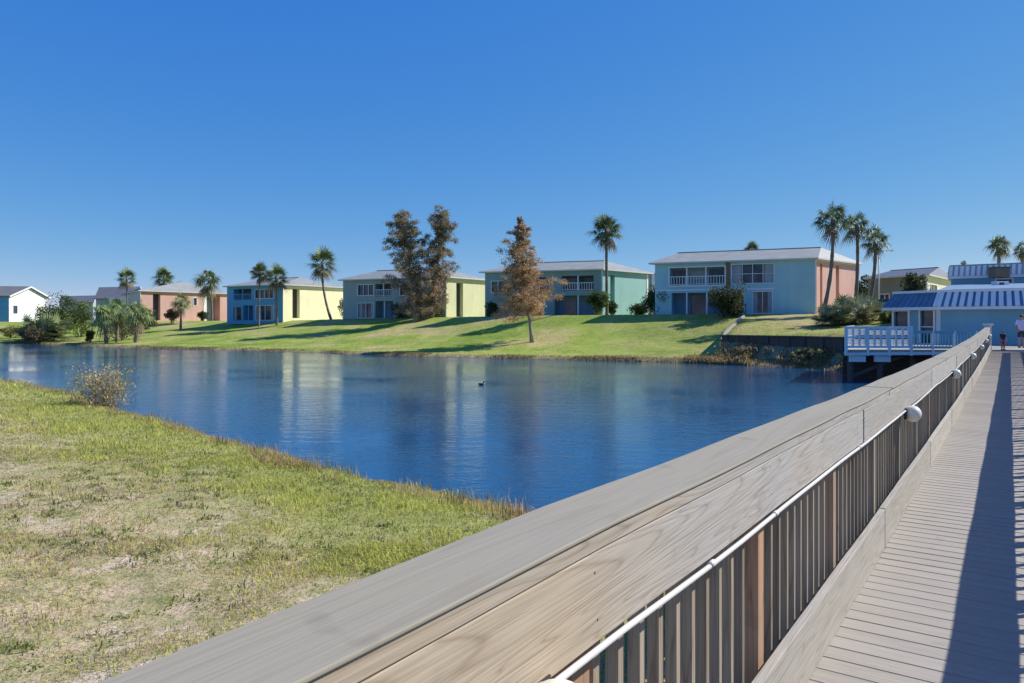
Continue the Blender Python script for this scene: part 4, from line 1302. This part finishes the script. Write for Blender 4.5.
palm((126, 277), (128, 318), 152, 11, "slim cabbage palm behind the slate roofed house, its trunk against the roof", PG)
palm((164, 276), (165, 318), 160, 11.5, "palm whose round crown shows over the pink block's roof", PG)
palm((209, 279), (212, 321), 134, 14.5, "palm with pale trunk in front of the pink block's breezeway", PG, .2)
palm((259, 271), (259, 320.5), 113, 11, "thin palm with small round crown by the deep blue front, left of a pair", PG, 0, .1)
palm((276, 276), (277, 320.5), 112, 14, "shaggy palm at the corner of blue and yellow walls, right of a pair", PG)
palm((322, 261), (332, 320.5), 112, 17, "tall palm with curved trunk in front of the lemon yellow wall", PG, -.5)
palm((606, 228), (607, 315.5), 85, 18, "tall straight palm in front of the mint end wall", PG)
palm((834, 218), (822, 312), 68, 20, "tallest leaning palm at the coral end wall", "palms by the coral wall", .35)
palm((858, 224), (854, 312), 70, 16, "middle palm of three beside the coral end wall", "palms by the coral wall", .2)
palm((874, 239), (866, 312), 69, 17, "shortest right hand palm of three beside the coral end wall", "palms by the coral wall", .3)
palm((998, 244), (998, 290), 95, 12.5, "palm rising behind the white ribbed parapet and brown box", "palms behind the pavilion", 0, .2, 3.5)
palm((1023, 250), (1023, 290), 98, 10.5, "palm at the right edge of the picture behind the parapet", "palms behind the pavilion", 0, .2, 3.5)
palm((752, 249), (752, 300), 110, 9, "palm top peeping over the blue block's pale roof", PG, 0, .2, 3.6)
palm((963.5, 263), (964, 290), 170, 3.2, "tiny far palm over the left part of the white parapet", "palms far behind the pavilion", 0, .12, 3.5)
palm((981, 266), (981, 290), 180, 2.8, "tiny far palm over the parapet, nearer the brown box", "palms far behind the pavilion", 0, .12, 3.5)
SP = "short palms on the left bank"
palm((181, 302), (180.5, 321), 120, 11, "small dark drooping palm against the pink wall", SP, 0, .16, None, 4)
palm((104, 313), (106.5, 338), 95, 17, "short shaggy palm nearest the water, leftmost of three on the bank", SP, 0, .22, None, 5)
palm((116, 310), (117, 335), 98, 15, "short shaggy palm in the middle of three on the bank", SP, 0, .2, None, 4)
palm((137, 311), (136, 337), 96, 16.5, "short palm with stout pale trunk, rightmost of three on the bank", SP, 0, .25, None, 5)

# ------------------------------------------------------------------ broad trees and shrubs
def leaf_quads(cen, size, col, r, flat=0.0):
    n = len(cen)
    a = r.normal(size=(n, 3)); a /= np.linalg.norm(a, axis=1)[:, None]
    b = r.normal(size=(n, 3)); b -= (b * a).sum(1)[:, None] * a; b /= np.linalg.norm(b, axis=1)[:, None]
    if flat:
        a[:, 2] *= (1 - flat); b[:, 2] *= (1 - flat)
    s = (np.broadcast_to(size, n) * (.6 + .8 * r.random(n)))[:, None]
    V_ = np.stack([cen - a * s, cen - b * s * .45, cen + a * s, cen + b * s * .45], 1).reshape(-1, 3)
    T_ = np.arange(4 * n).reshape(-1, 4)
    return V_, T_, np.repeat(col, 4, axis=0)

def cypress(name, label, bx, Y, top_y, base_y, prof, palette, seed, nb=70, lpb=130, crown0=0.12, lean=(0, 0), leaf=.17, tr=.22, up=25, group=None):
    """prof(t): crown half width in metres at height fraction t; palette(t, side, k): colour"""
    r = np.random.default_rng(seed)
    X0 = px(bx, Y); z0 = tz(X0, Y) - .1
    H = pz(top_y, Y) - z0
    root = empty(name, (X0, Y, z0), label, "tree", group)
    m = MB()
    def axis_(t): return np.array([lean[0] * t + .15 * math.sin(5 * t + seed), lean[1] * t, H * t])
    m.tube([axis_(t) for t in np.linspace(0, .97, 12)], [tr * (1.35 if i == 0 else 1) * (1 - .9 * t) + .015 for i, t in enumerate(np.linspace(0, .97, 12))], 9)
    cens, cols = [], []
    for i in range(nb):
        t = crown0 + (1 - crown0) * (i + r.random()) / nb
        a = r.random() * 6.283
        L_ = prof(t, a) * (.42 + .66 * r.random())
        if L_ <= .1: continue
        e = R(up + r.normal(0, 14) + 25 * t)
        d = np.array([math.cos(a) * math.cos(e), math.sin(a) * math.cos(e), math.sin(e)])
        p0 = axis_(t * .97)
        mid = p0 + d * L_ * .55; tip = mid + np.array([math.cos(a), math.sin(a), -.05]) * L_ * .5
        m.tube([p0, mid, tip], [.055 * (1 - .6 * t), .03, .01], 5)
        n = int(lpb * 3.4 * (.4 + L_ / 3.0))
        k = r.random(n) ** .55
        pos = np.where((k < .55)[:, None], p0 + (mid - p0) * (k / .55)[:, None], mid + (tip - mid) * ((k - .55) / .45)[:, None])
        # sprays: clumps along the branch
        jt = min(1.0, L_ / 1.6); ncl = max(3, int(L_ * 3)); cl = r.normal(0, .30 * jt, (ncl, 3)); pos = pos + cl[(k * (ncl - .01)).astype(int)] + r.normal(0, .19 * jt, (n, 3)) * np.array([1, 1, .8])
        pos[:, 2] -= .12 * r.random(n)
        cens.append(pos)
        tone = .75 + .5 * r.random()
        cols.append(np.array([palette(t, math.cos(a), q_) for q_ in r.random(n)]) * tone)
    m.build("trunk", M['bark'], root)
    cens = np.concatenate(cens); cols = np.concatenate(cols)
    v_, t_, c_ = leaf_quads(cens, leaf, cols, r)
    np_mesh("crown", v_, t_, c_, M['leaf'], root)
    return root
RUST = np.array([0.64, 0.40, 0.20]); BRN = np.array([0.42, 0.31, 0.20]); DKG = np.array([0.14, 0.145, 0.075]); GRY = np.array([0.37, 0.29, 0.22]); OLV = np.array([0.27, 0.24, 0.12])
def pal_twin(t, sd_, k):
    if k < .34: return BRN
    if k < .62: return GRY if t < .55 else DKG * 1.2
    if k < .85: return DKG * 1.1 if t > .35 else BRN
    return OLV
def pal_single(t, sd_, k):
    g = .75 * (t - .22) - .12 * sd_
    if k < g: return OLV if k < .75 * g else DKG
    if k < .45 + .25 * g: return BRN
    return RUST * (1.1 if k > .8 else .92)
cypress("cypress_tree", "brown grey bald cypress with the wider ragged crown, left of the pair", 416, 97, 212, 318,
        lambda t, a: 4.2 * (.60 + .40 * sstep(.1, .5, t)) * (1 - .55 * sstep(.80, 1.0, t)) * (.85 + .2 * math.sin(23 * t + 2 * a)), pal_twin, 31, 115, 100, .05, (-2.0, .3), .09, .26, 27, "pair of cypresses")
cypress("cypress_tree", "brown grey bald cypress with the narrower crown, right of the pair", 431, 98.5, 211, 318,
        lambda t, a: 3.1 * (.80 + .20 * sstep(.1, .5, t)) * (1 - .5 * sstep(.84, 1.0, t)) * (.85 + .2 * math.sin(19 * t + 2 * a)), pal_twin, 32, 115, 95, .04, (1.7, -.3), .09, .24, 29, "pair of cypresses")
cypress("cypress_tree", "single cone shaped cypress with rust orange lower foliage, standing alone on the lawn", 530.5, 70.5, 213, 344,
        lambda t, a: 4.9 * ((1 - t) ** .86 + .09) * sstep(.10, .25, t + .03) * (.78 + .22 * math.sin(17 * t + 2.3 * a) + .16 * math.sin(41 * t + a)), pal_single, 33, 135, 95, .235, (-1.0, .2), .08, .17, -6)

def shrub(name, label, x, Y, ybase, w, h, cols, seed, n=900, leaf=.12, cat="shrub", group=None, depth=None, gap=.45, zb=None, spiky=False, upness=0):
    if group == "bushes along the apartment walls": w, h, n = w * 1.25, h * 1.2, int(n * 1.4)
    r = np.random.default_rng(seed)
    X0 = px(x, Y); z0 = (tz(X0, Y) if zb is None else zb) - .05
    root = empty(name, (X0, Y, z0), label, cat, group)
    W = w * Y / F / 2; H = 1.2 * h * Y / F; n = int(n * 2.2); D = W if depth is None else depth
    ncl = 26
    cp = r.normal(size=(ncl, 3)); cp /= np.linalg.norm(cp, axis=1)[:, None]
    cp *= (r.random(ncl) ** .45)[:, None]
    cp = cp * np.array([W * .82, D * .82, H * .42]) + np.array([0, 0, H * .5])
    cr = (.18 + .26 * r.random(ncl)) * min(W, H * .7) * 1.4
    st = MB()
    for k in range(0, ncl, 2):
        st.tube([(cp[k][0] * .2, cp[k][1] * .2, -.05), (cp[k][0] * .6, cp[k][1] * .6, cp[k][2] * .55), tuple(cp[k])], [.035, .022, .008], 5)
    st.build("stems", M['bark'], root)
    idx = r.integers(0, ncl, n)
    q_ = r.normal(size=(n, 3)); q_ /= np.linalg.norm(q_, axis=1)[:, None]
    pos = cp[idx] + q_ * (cr[idx] * (r.random(n) ** .4))[:, None]
    pos[:, 2] = np.maximum(pos[:, 2], .02)
    cols = np.array(cols) * 1.3; tone = .7 + .6 * r.random(ncl)
    col = cols[(r.integers(0, len(cols), n) + idx) % len(cols)] * tone[idx][:, None] * (.8 + .4 * r.random((n, 1)))
    v_, t_, c_ = leaf_quads(pos, leaf, col, r)
    np_mesh("foliage", v_, t_, c_, M['leaf'], root)
    return root
G1 = (.06, .09, .025); G2 = (.09, .13, .035); G3 = (.04, .06, .025); G4 = (.13, .16, .05); YG = (.22, .24, .05); TN = (.26, .20, .11)
BG = "bushes along the apartment walls"
shrub("bush", "round green bush at the yellow wall's right corner", 349, 118, 320, 17, 17, [G1, G2, G3, G4], 41, 900, .16, group=BG)
shrub("bush", "green bush with pale leaves by the teal porch", 598, 84.5, 316, 18, 20, [G2, G4, G1], 42, 1000, .13, group=BG)
shrub("bush", "dark low bush at the foot of the mint wall", 638, 88, 316, 15, 8, [G3, G1], 43, 600, .11, group=BG)
shrub("bush", "big leafy bush between the mint wall and the blue front", 658, 81, 315, 24, 20, [G1, G2, G3, G4], 44, 1200, .13, group=BG)
shrub("bush", "dense dark bush standing under the blue block's windows", 728, 73, 315, 31, 25, [G3, G1, (.08, .065, .035)], 45, 1900, .12, group=BG)
shrub("bush", "low dark bush behind the pair of cypresses", 402, 104, 319, 22, 12, [G3, G1], 46, 700, .13, group=BG)
shrub("bush", "brownish bush at the feet of the cypress pair", 432, 101, 319, 18, 10, [G3, TN, G1], 47, 600, .12, group=BG)
shrub("bush", "dark bush at the corner of teal front and straw wall", 491, 91, 318, 11, 11, [G3, G1], 48, 600, .12, group=BG)
shrub("bush", "small dark bush at the teal wall, right of the palm trunk", 612, 87, 316, 9, 11, [G3, G1], 57, 500, .11, group=BG)
shrub("bush", "reddish bush in front of the pink wall", 172, 134, 321, 12, 11, [(.20, .07, .05), G1, (.12, .08, .05)], 49, 500, .16, group=BG)
shrub("bush", "dark bush at the foot of the pink breezeway palm", 203, 140, 321, 9, 8, [G3, G1], 50, 400, .15, group=BG)
LB = "shrubs on the left bank"
shrub("bush", "tall light green bush behind the leftmost palmetto, beside the white house", 60, 112, 325, 44, 40, [G1, G2, G4, G3], 51, 1900, .17, group=LB)
shrub("bush", "broad green bush left of the short palms", 80, 116, 327, 34, 30, [G2, G4, G1], 52, 1400, .17, group=LB)
shrub("bush", "dark round bush low on the left bank", 90, 99, 333, 11, 11, [G3, G1], 53, 600, .12, group=LB)
shrub("bush", "brown dry bush at the water's edge below the white house", 34, 101, 342, 24, 14, [TN, (.20, .13, .08), G1], 54, 1100, .13, group=LB)
shrub("bush", "grassy low bush at the foot of the white house", 12, 116, 330, 26, 10, [YG, TN, G4], 55, 900, .14, group=LB)
shrub("bush", "dark bush among the short palms' trunks", 122, 102, 331, 36, 22, [G3, G1, G2], 56, 900, .13, group=LB)
shrub("bush", "dark green hedge mass between short palms and pink wall", 146, 126, 324, 24, 18, [G3, G1, G2], 58, 1000, .16, group=LB)
shrub("bush", "dark broad tree in front of the olive building", 913, 68, 300, 27, 36, [G3, (.05, .06, .03), G1], 59, 1500, .12, cat="tree", zb=4.0)
shrub("bush", "yellow green bush on the grass left of the pavilion", 888, 56, 325, 22, 10, [YG, G4, G2], 60, 900, .10)
shrub("bush", "far round treetop seen over the olive building's dark roof", 940, 150, 300, 24, 46, [G1, G2, G3], 61, 1400, .25, cat="tree", zb=3.6)
shrub("bush", "second far treetop, thin and grey, over the cream end wall", 951, 155, 300, 12, 44, [(.16, .16, .12), G2], 62, 400, .22, cat="tree", zb=3.6)
shrub("bush", "far dark tree behind the three coral wall palms", 862, 120, 315, 22, 42, [G3, G1], 66, 1300, .2, cat="tree", zb=3.6)
SB = "plants on the right shore"
shrub("shore_plant", "bright yellow green plant at the water's edge beside the platform piles", 853, 41.3, 365, 30, 19, [YG, (.30, .30, .06), G4], 63, 1100, .08, group=SB, zb=.05)
shrub("shore_plant", "brown weedy plant below the retaining wall", 812, 48.2, 365, 50, 8, [TN, (.20, .17, .07), G2], 64, 900, .09, group=SB)
shrub("shore_plant", "straw coloured weed clump below the left end of the retaining wall", 758, 52.0, 360, 70, 5, [(.44, .33, .18), TN, (.2, .18, .07)], 65, 900, .09, group=SB)

# saw palmetto clumps: fans on the ground
def palmetto(label, x, Y, sc, k, group, grey=False, zb=None):
    X0 = px(x, Y); z0 = tz(X0, Y) if zb is None else zb
    root = empty("palmetto", (X0, Y, z0), label, "palmetto", group)
    st = MB()
    for i in range(3): st.tube([(0.2 * i - .2, .1 * i, -.1), (.25 * i - .25, .1, .08 * sc)], .06, 6)
    st.build("stems", M['trunk'], root)
    c = bpy.data.objects.new("fronds", PALMETTO[k]); COL.objects.link(c); c.parent = root
    c.location = (0, 0, .05); c.scale = (sc, sc, sc); c.rotation_euler = (0, 0, random.random() * 6)
    return root
def palmetto_mesh(seed, g0):
    r = np.random.default_rng(seed)
    Vs, Ts, Cs = [], [], []; off = 0
    for i in range(66):
        az = r.random() * 6.28; el = R(8 + 78 * r.random()) if i < 44 else R(-12 + 40 * r.random())
        d = np.array([math.cos(az) * math.cos(el), math.sin(az) * math.cos(el), math.sin(el)])
        s = np.array([-math.sin(az), math.cos(az), 0]); u = np.cross(d, s); u = u if u[2] > 0 else -u
        hub = d * np.array([.6, .6, 1.0]) * (.35 + .45 * r.random()) + r.normal(0, .25, 3) * np.array([1, 1, .15]) + np.array([0, 0, .15])
        g = np.array(g0) * (.7 + .7 * r.random())
        for k in range(13):
            a = (k / 12 - .5) * R(200)
            ld = d * math.cos(a) + s * math.sin(a) + u * .1
            L_ = .55 * (.8 + .4 * r.random()) * (1 - .2 * abs(a))
            wd = np.cross(ld, u); wd /= np.linalg.norm(wd) + 1e-9
            p1 = hub + ld * L_ * .55; p2 = hub + ld * L_ + np.array([0, 0, -.08])
            Vs += [hub - wd * .01, hub + wd * .01, p1 + wd * .03, p1 - wd * .03, p2 + wd * .004, p2 - wd * .004]
            Ts += [[off, off + 1, off + 2, off + 3], [off + 3, off + 2, off + 4, off + 5]]; Cs += [g * (.85 + .3 * r.random())] * 6; off += 6
    o = np_mesh("fronds", np.array(Vs), np.array(Ts), np.array(Cs), M['frond']); d = o.data; bpy.data.objects.remove(o); return d
PALMETTO = [palmetto_mesh(1, (.25, .27, .145)), palmetto_mesh(2, (.34, .345, .20)), palmetto_mesh(3, (.16, .195, .085))]
PC = "palmettos below the coral wall"
for (x, Y, sc, k, lb) in ((826, 58, 1.3, 2, "dark green palmetto at the left end of the clump below the coral wall"),
                          (841, 57, 1.5, 0, "grey green palmetto in the left middle of the clump, behind the platform railing's corner"),
                          (856, 58, 1.6, 1, "pale silvery palmetto in the middle of the clump below the coral wall"),
                          (871, 59, 1.45, 0, "grey green palmetto at the right end of the clump near the parked car"),
                          (848, 62, 1.6, 2, "dark palmetto rising at the back of the clump under the leaning palms"),
                          (862, 63, 1.7, 0, "tall grey palmetto at the back of the clump beside palm trunks")):
    palmetto(lb, x, Y, sc, k, PC)
LP = "palmettos on the left bank"
for (x, Y, sc, k, lb) in ((40, 106, 3.0, 2, "large dark palmetto in front of the white house gable"), (52, 104, 3.2, 2, "green palmetto right of the white house gable, above the dry bush"),
                          (33, 107, 2.3, 0, "greyish palmetto at the left edge of the white house clump")):
    palmetto(lb, x, Y, sc, k, LP)

# ------------------------------------------------------------------ near bush on the water's edge
nb = shrub("bush", "sparse twiggy bush with yellow and red leaves at the near water edge", 107, 21.3, 412, 78, 44, [(.30, .31, .09), (.36, .31, .14), (.20, .21, .08), (.30, .15, .10), (.38, .29, .21)], 71, 1100, .042, depth=.8)
r = np.random.default_rng(5); tw = MB()
for i in range(70):
    a = r.random() * 6.28; l = .45 + .75 * r.random(); e = R(25 + 55 * r.random())
    p = np.array([math.cos(a) * math.cos(e), math.sin(a) * math.cos(e), math.sin(e)]) * l
    b0 = r.normal(0, .10, 3) * np.array([1, 1, 0])
    tw.tube([tuple(b0 - [0, 0, .05]), tuple(b0 + p * .5 + r.normal(0, .04, 3)), tuple(b0 + p * np.array([1, 1, .95]))], [.009, .006, .002], 4)
tw.build("twigs", M['bark'], nb)

# ------------------------------------------------------------------ street furniture, car, duck, people
lp = P(879, 70)
lo_ = empty("lamp_post", (*lp, 3.6), "slim white lamp post between the palms and the olive building", "lamp post")
MB().tube([(0, 0, -.3), (0, 0, pz(252, 70) - 3.6)], [.07, .05], 8).build("pole", M['white'], lo_)
m = MB(); m.bar((0, 0, pz(252, 70) - 3.6), (.9, -.1, pz(251, 70) - 3.55), .05); m.build("arm", M['white'], lo_)
m = MB(); m.box(.75, 1.25, -.2, .02, pz(251, 70) - 3.64, pz(251, 70) - 3.52); m.build("lamp_head", M['white'], lo_, .03)

def car(label, X, Y, z, rz):
    root = empty("parked_car", (X, Y, z), label, "car", None, rz)
    paint, t, b = new_mat("car_paint"); b.inputs['Base Color'].default_value = (.02, .025, .06, 1); b.inputs['Roughness'].default_value = .25; b.inputs['Coat Weight'].default_value = .6
    prof = [(-2.2, .35), (-2.2, .8), (-1.75, .95), (-1.3, 1.0), (-.75, 1.42), (.7, 1.45), (1.35, 1.05), (2.1, .92), (2.25, .6), (2.2, .35)]
    n = len(prof); vs_ = []
    for y, k in ((-.85, 1), (.85, 1)):
        for (x, zz) in prof:
            vs_.append((x, y * (.84 if zz > 1.1 else 1), zz))
    fs_ = [(i, (i + 1) % n, n + (i + 1) % n, n + i)[::-1] for i in range(n)] + [tuple(range(n)), tuple(range(n, 2 * n))[::-1]]
    MB().add(vs_, fs_).build("body", paint, root, .06)
    for sgn in (-1, 1):
        w = MB(); yy = sgn * .80
        w.add([(-1.2, sgn * .862, 1.02), (1.2, sgn * .862, 1.05), (.68, sgn * .735, 1.39), (-.7, sgn * .735, 1.37)], [(0, 1, 2, 3)]); w.build("side_window", M['glass'], root)
    for x in (-1.35, 1.4):
        for sgn in (-1, 1):
            MB().tube([(x, sgn * .66, .33), (x, sgn * .87, .33)], .33, 18).build("wheel", M['black'], root)
    for sgn in (-1, 1):
        MB().box(2.2, 2.27, sgn * .6 - .16, sgn * .6 + .16, .62, .78).build("headlight", M['white'], root)
    return root
car("dark blue car parked on the grass beyond the palmettos", px(886, 66), 66, max(tz(px(886, 66), 66), 3.2) - .05, R(-12))

dk = empty("duck", (px(481, 34.8), 34.8, 0.0), "small dark duck floating on the open water", "duck")
dk.scale = (.62, .62, .62)
m = MB()
prof = [(0.01, -.24), (.07, -.2), (.11, -.08), (.12, .05), (.09, .17), (.03, .24), (.005, .26)]
m.lathe(prof, (0, 0, 0), 12); m.v = [(z, x * .9, y * .75 + .06 + max(0, -z - .12) * .4) for (x, y, z) in m.v]
m.tube([(.15, 0, .10), (.19, 0, .20), (.22, 0, .27)], [.05, .035, .045], 8)
m.tube([(.22, 0, .27), (.27, 0, .27), (.33, 0, .255)], [.05, .03, .012], 8)
ob = m.build("body", plain('duck_feathers', (.035, .03, .028), .7), dk)

def skinned(name, verts, edges, radii, mat, parent, root=0, lv=2):
    me = bpy.data.meshes.new(name); me.from_pydata(verts, edges, []); me.materials.append(mat)
    o = bpy.data.objects.new(name, me); COL.objects.link(o); o.parent = parent
    md = o.modifiers.new("skin", 'SKIN'); md.use_smooth_shade = True
    sv = me.skin_vertices[0].data
    for i, r_ in enumerate(radii):
        sv[i].radius = (r_, r_) if not hasattr(r_, '__len__') else r_
        sv[i].use_root = (i == root)
    s_ = o.modifiers.new("subsurf", 'SUBSURF'); s_.levels = lv; s_.render_levels = lv
    return o
def person(label, loc, rz, sc, skin, shirt, bottoms, hair, stride=.12, longpants=False, armbend=.1):
    root = empty("person", loc, label, "person", None, rz)
    # joints for a 1.75 m figure facing +y
    Vv = [(0, 0, .95), (0, .01, 1.12), (0, 0, 1.32), (0, 0, 1.46), (0, .01, 1.53), (0, .03, 1.62), (0, .03, 1.70)]
    E_ = [(0, 1), (1, 2), (2, 3), (3, 4), (4, 5), (5, 6)]
    rd = [(.15, .11), (.135, .10), (.16, .115), (.07, .07), (.055, .055), (.082, .095), (.07, .08)]
    hands = []
    for sg in (-1, 1):
        i = len(Vv)
        st = stride * sg
        Vv += [(sg * .10, 0, .88), (sg * .105, st * .5, .49), (sg * .105, st - .03, .09), (sg * .11, st + .12, .04)]
        rd += [.088, .058, .042, .036]
        E_ += [(0, i), (i, i + 1), (i + 1, i + 2), (i + 2, i + 3)]
        j = len(Vv)
        Vv += [(sg * .19, 0, 1.42), (sg * .235, -.03 - st * .3, 1.13), (sg * .25, armbend - st * .6, .88), (sg * .25, armbend + .03 - st * .7, .80)]
        rd += [.056, .042, .030, .032]
        E_ += [(2, j), (j, j + 1), (j + 1, j + 2), (j + 2, j + 3)]
        hands.append((np.array(Vv[j + 3]), sg))
        for f_ in range(4):
            b_ = np.array(Vv[j + 3]); k = len(Vv)
            o_ = np.array([0, (f_ - 1.5) * .02, -.03])
            Vv += [tuple(b_ + o_), tuple(b_ + o_ + [-sg * .004, .004, -.035 - .006 * (f_ in (1, 2))]), tuple(b_ + o_ + [-sg * .018, .008, -.062 - .01 * (f_ in (1, 2))])]
            rd += [.010, .009, .007]; E_ += [(j + 3, k), (k, k + 1), (k + 1, k + 2)]
        k = len(Vv); b_ = np.array(Vv[j + 3])
        Vv += [tuple(b_ + [-sg * .01, .035, .0]), tuple(b_ + [-sg * .018, .05, -.035])]; rd += [.011, .008]; E_ += [(j + 3, k), (k, k + 1)]
    skinned("body", Vv, E_, rd, skin, root)
    skinned("shirt", [(0, 0, .93), (0, .005, 1.12), (0, 0, 1.33), (0, 0, 1.45), (-.195, 0, 1.42), (-.228, -.02, 1.22), (.195, 0, 1.42), (.228, -.02, 1.22)], [(0, 1), (1, 2), (2, 3), (2, 4), (4, 5), (2, 6), (6, 7)],
            [(.175, .135), (.16, .125), (.185, .14), (.085, .085), .078, .068, .078, .068], shirt, root, 1)
    Lz = .12 if longpants else .52
    skinned("trousers" if longpants else "shorts", [(0, 0, .98), (0, 0, .90), (-.10, 0, .84), (-.107, -stride * .48, Lz), (.10, 0, .84), (.107, stride * .48, Lz)], [(0, 1), (1, 2), (2, 3), (1, 4), (4, 5)],
            [(.165, .13), (.17, .135), .105, .085 if not longpants else .06, .105, .085 if not longpants else .06], bottoms, root, 1)
    h = MB(); h.lathe([(.088 * math.sin(a), .105 * math.cos(a)) for a in np.linspace(0.05, 1.75, 9)], (0, 0.018, 1.665), 14); h.build("hair", hair, root)
    fc = MB()
    for sg in (-1, 1): fc.box(sg * .032 - .012, sg * .032 + .012, .118, .126, 1.645, 1.657)
    fc.build("eyes", M['black'], root)
    nz = MB(); nz.tube([(0, .115, 1.645), (0, .142, 1.61)], [.01, .016], 6); nz.build("nose", skin, root)
    for sg in (-1, 1):
        MB().box(sg * .02 + sg * .085 - .008, sg * .02 + sg * .085 + .008, .0, .035, 1.60, 1.66).build("ear", skin, root)
        sh = MB(); sh.box(sg * .11 - .05, sg * .11 + .05, stride * sg - .09, stride * sg + .18, .0, .075); sh.build("shoe", M['black'], root, .02)
    root.scale = (sc, sc, sc)
    return root
SK = plain('skin', (.42, .24, .16), .5, .05); SK2 = plain('tanned_skin', (.40, .20, .13), .5, .05)
HR = plain('dark_hair', (.02, .016, .014), .5)
yy = 39.2
person("adult in pale lilac shirt and dark shorts walking at the end of the boardwalk", (px(1021.5, yy), yy, DZ), R(150), 1.0, SK, plain('lilac_cloth', (.62, .56, .78), .8), plain('dark_cloth', (.035, .04, .06), .8), HR, .10)
yy = 36.0
person("small child in dark top and red trousers standing near the end of the boardwalk", (px(1003, yy), yy, DZ), R(170), .54, SK2, plain('navy_cloth', (.03, .03, .05), .8), plain('red_cloth', (.55, .08, .06), .8), HR, .06, True)
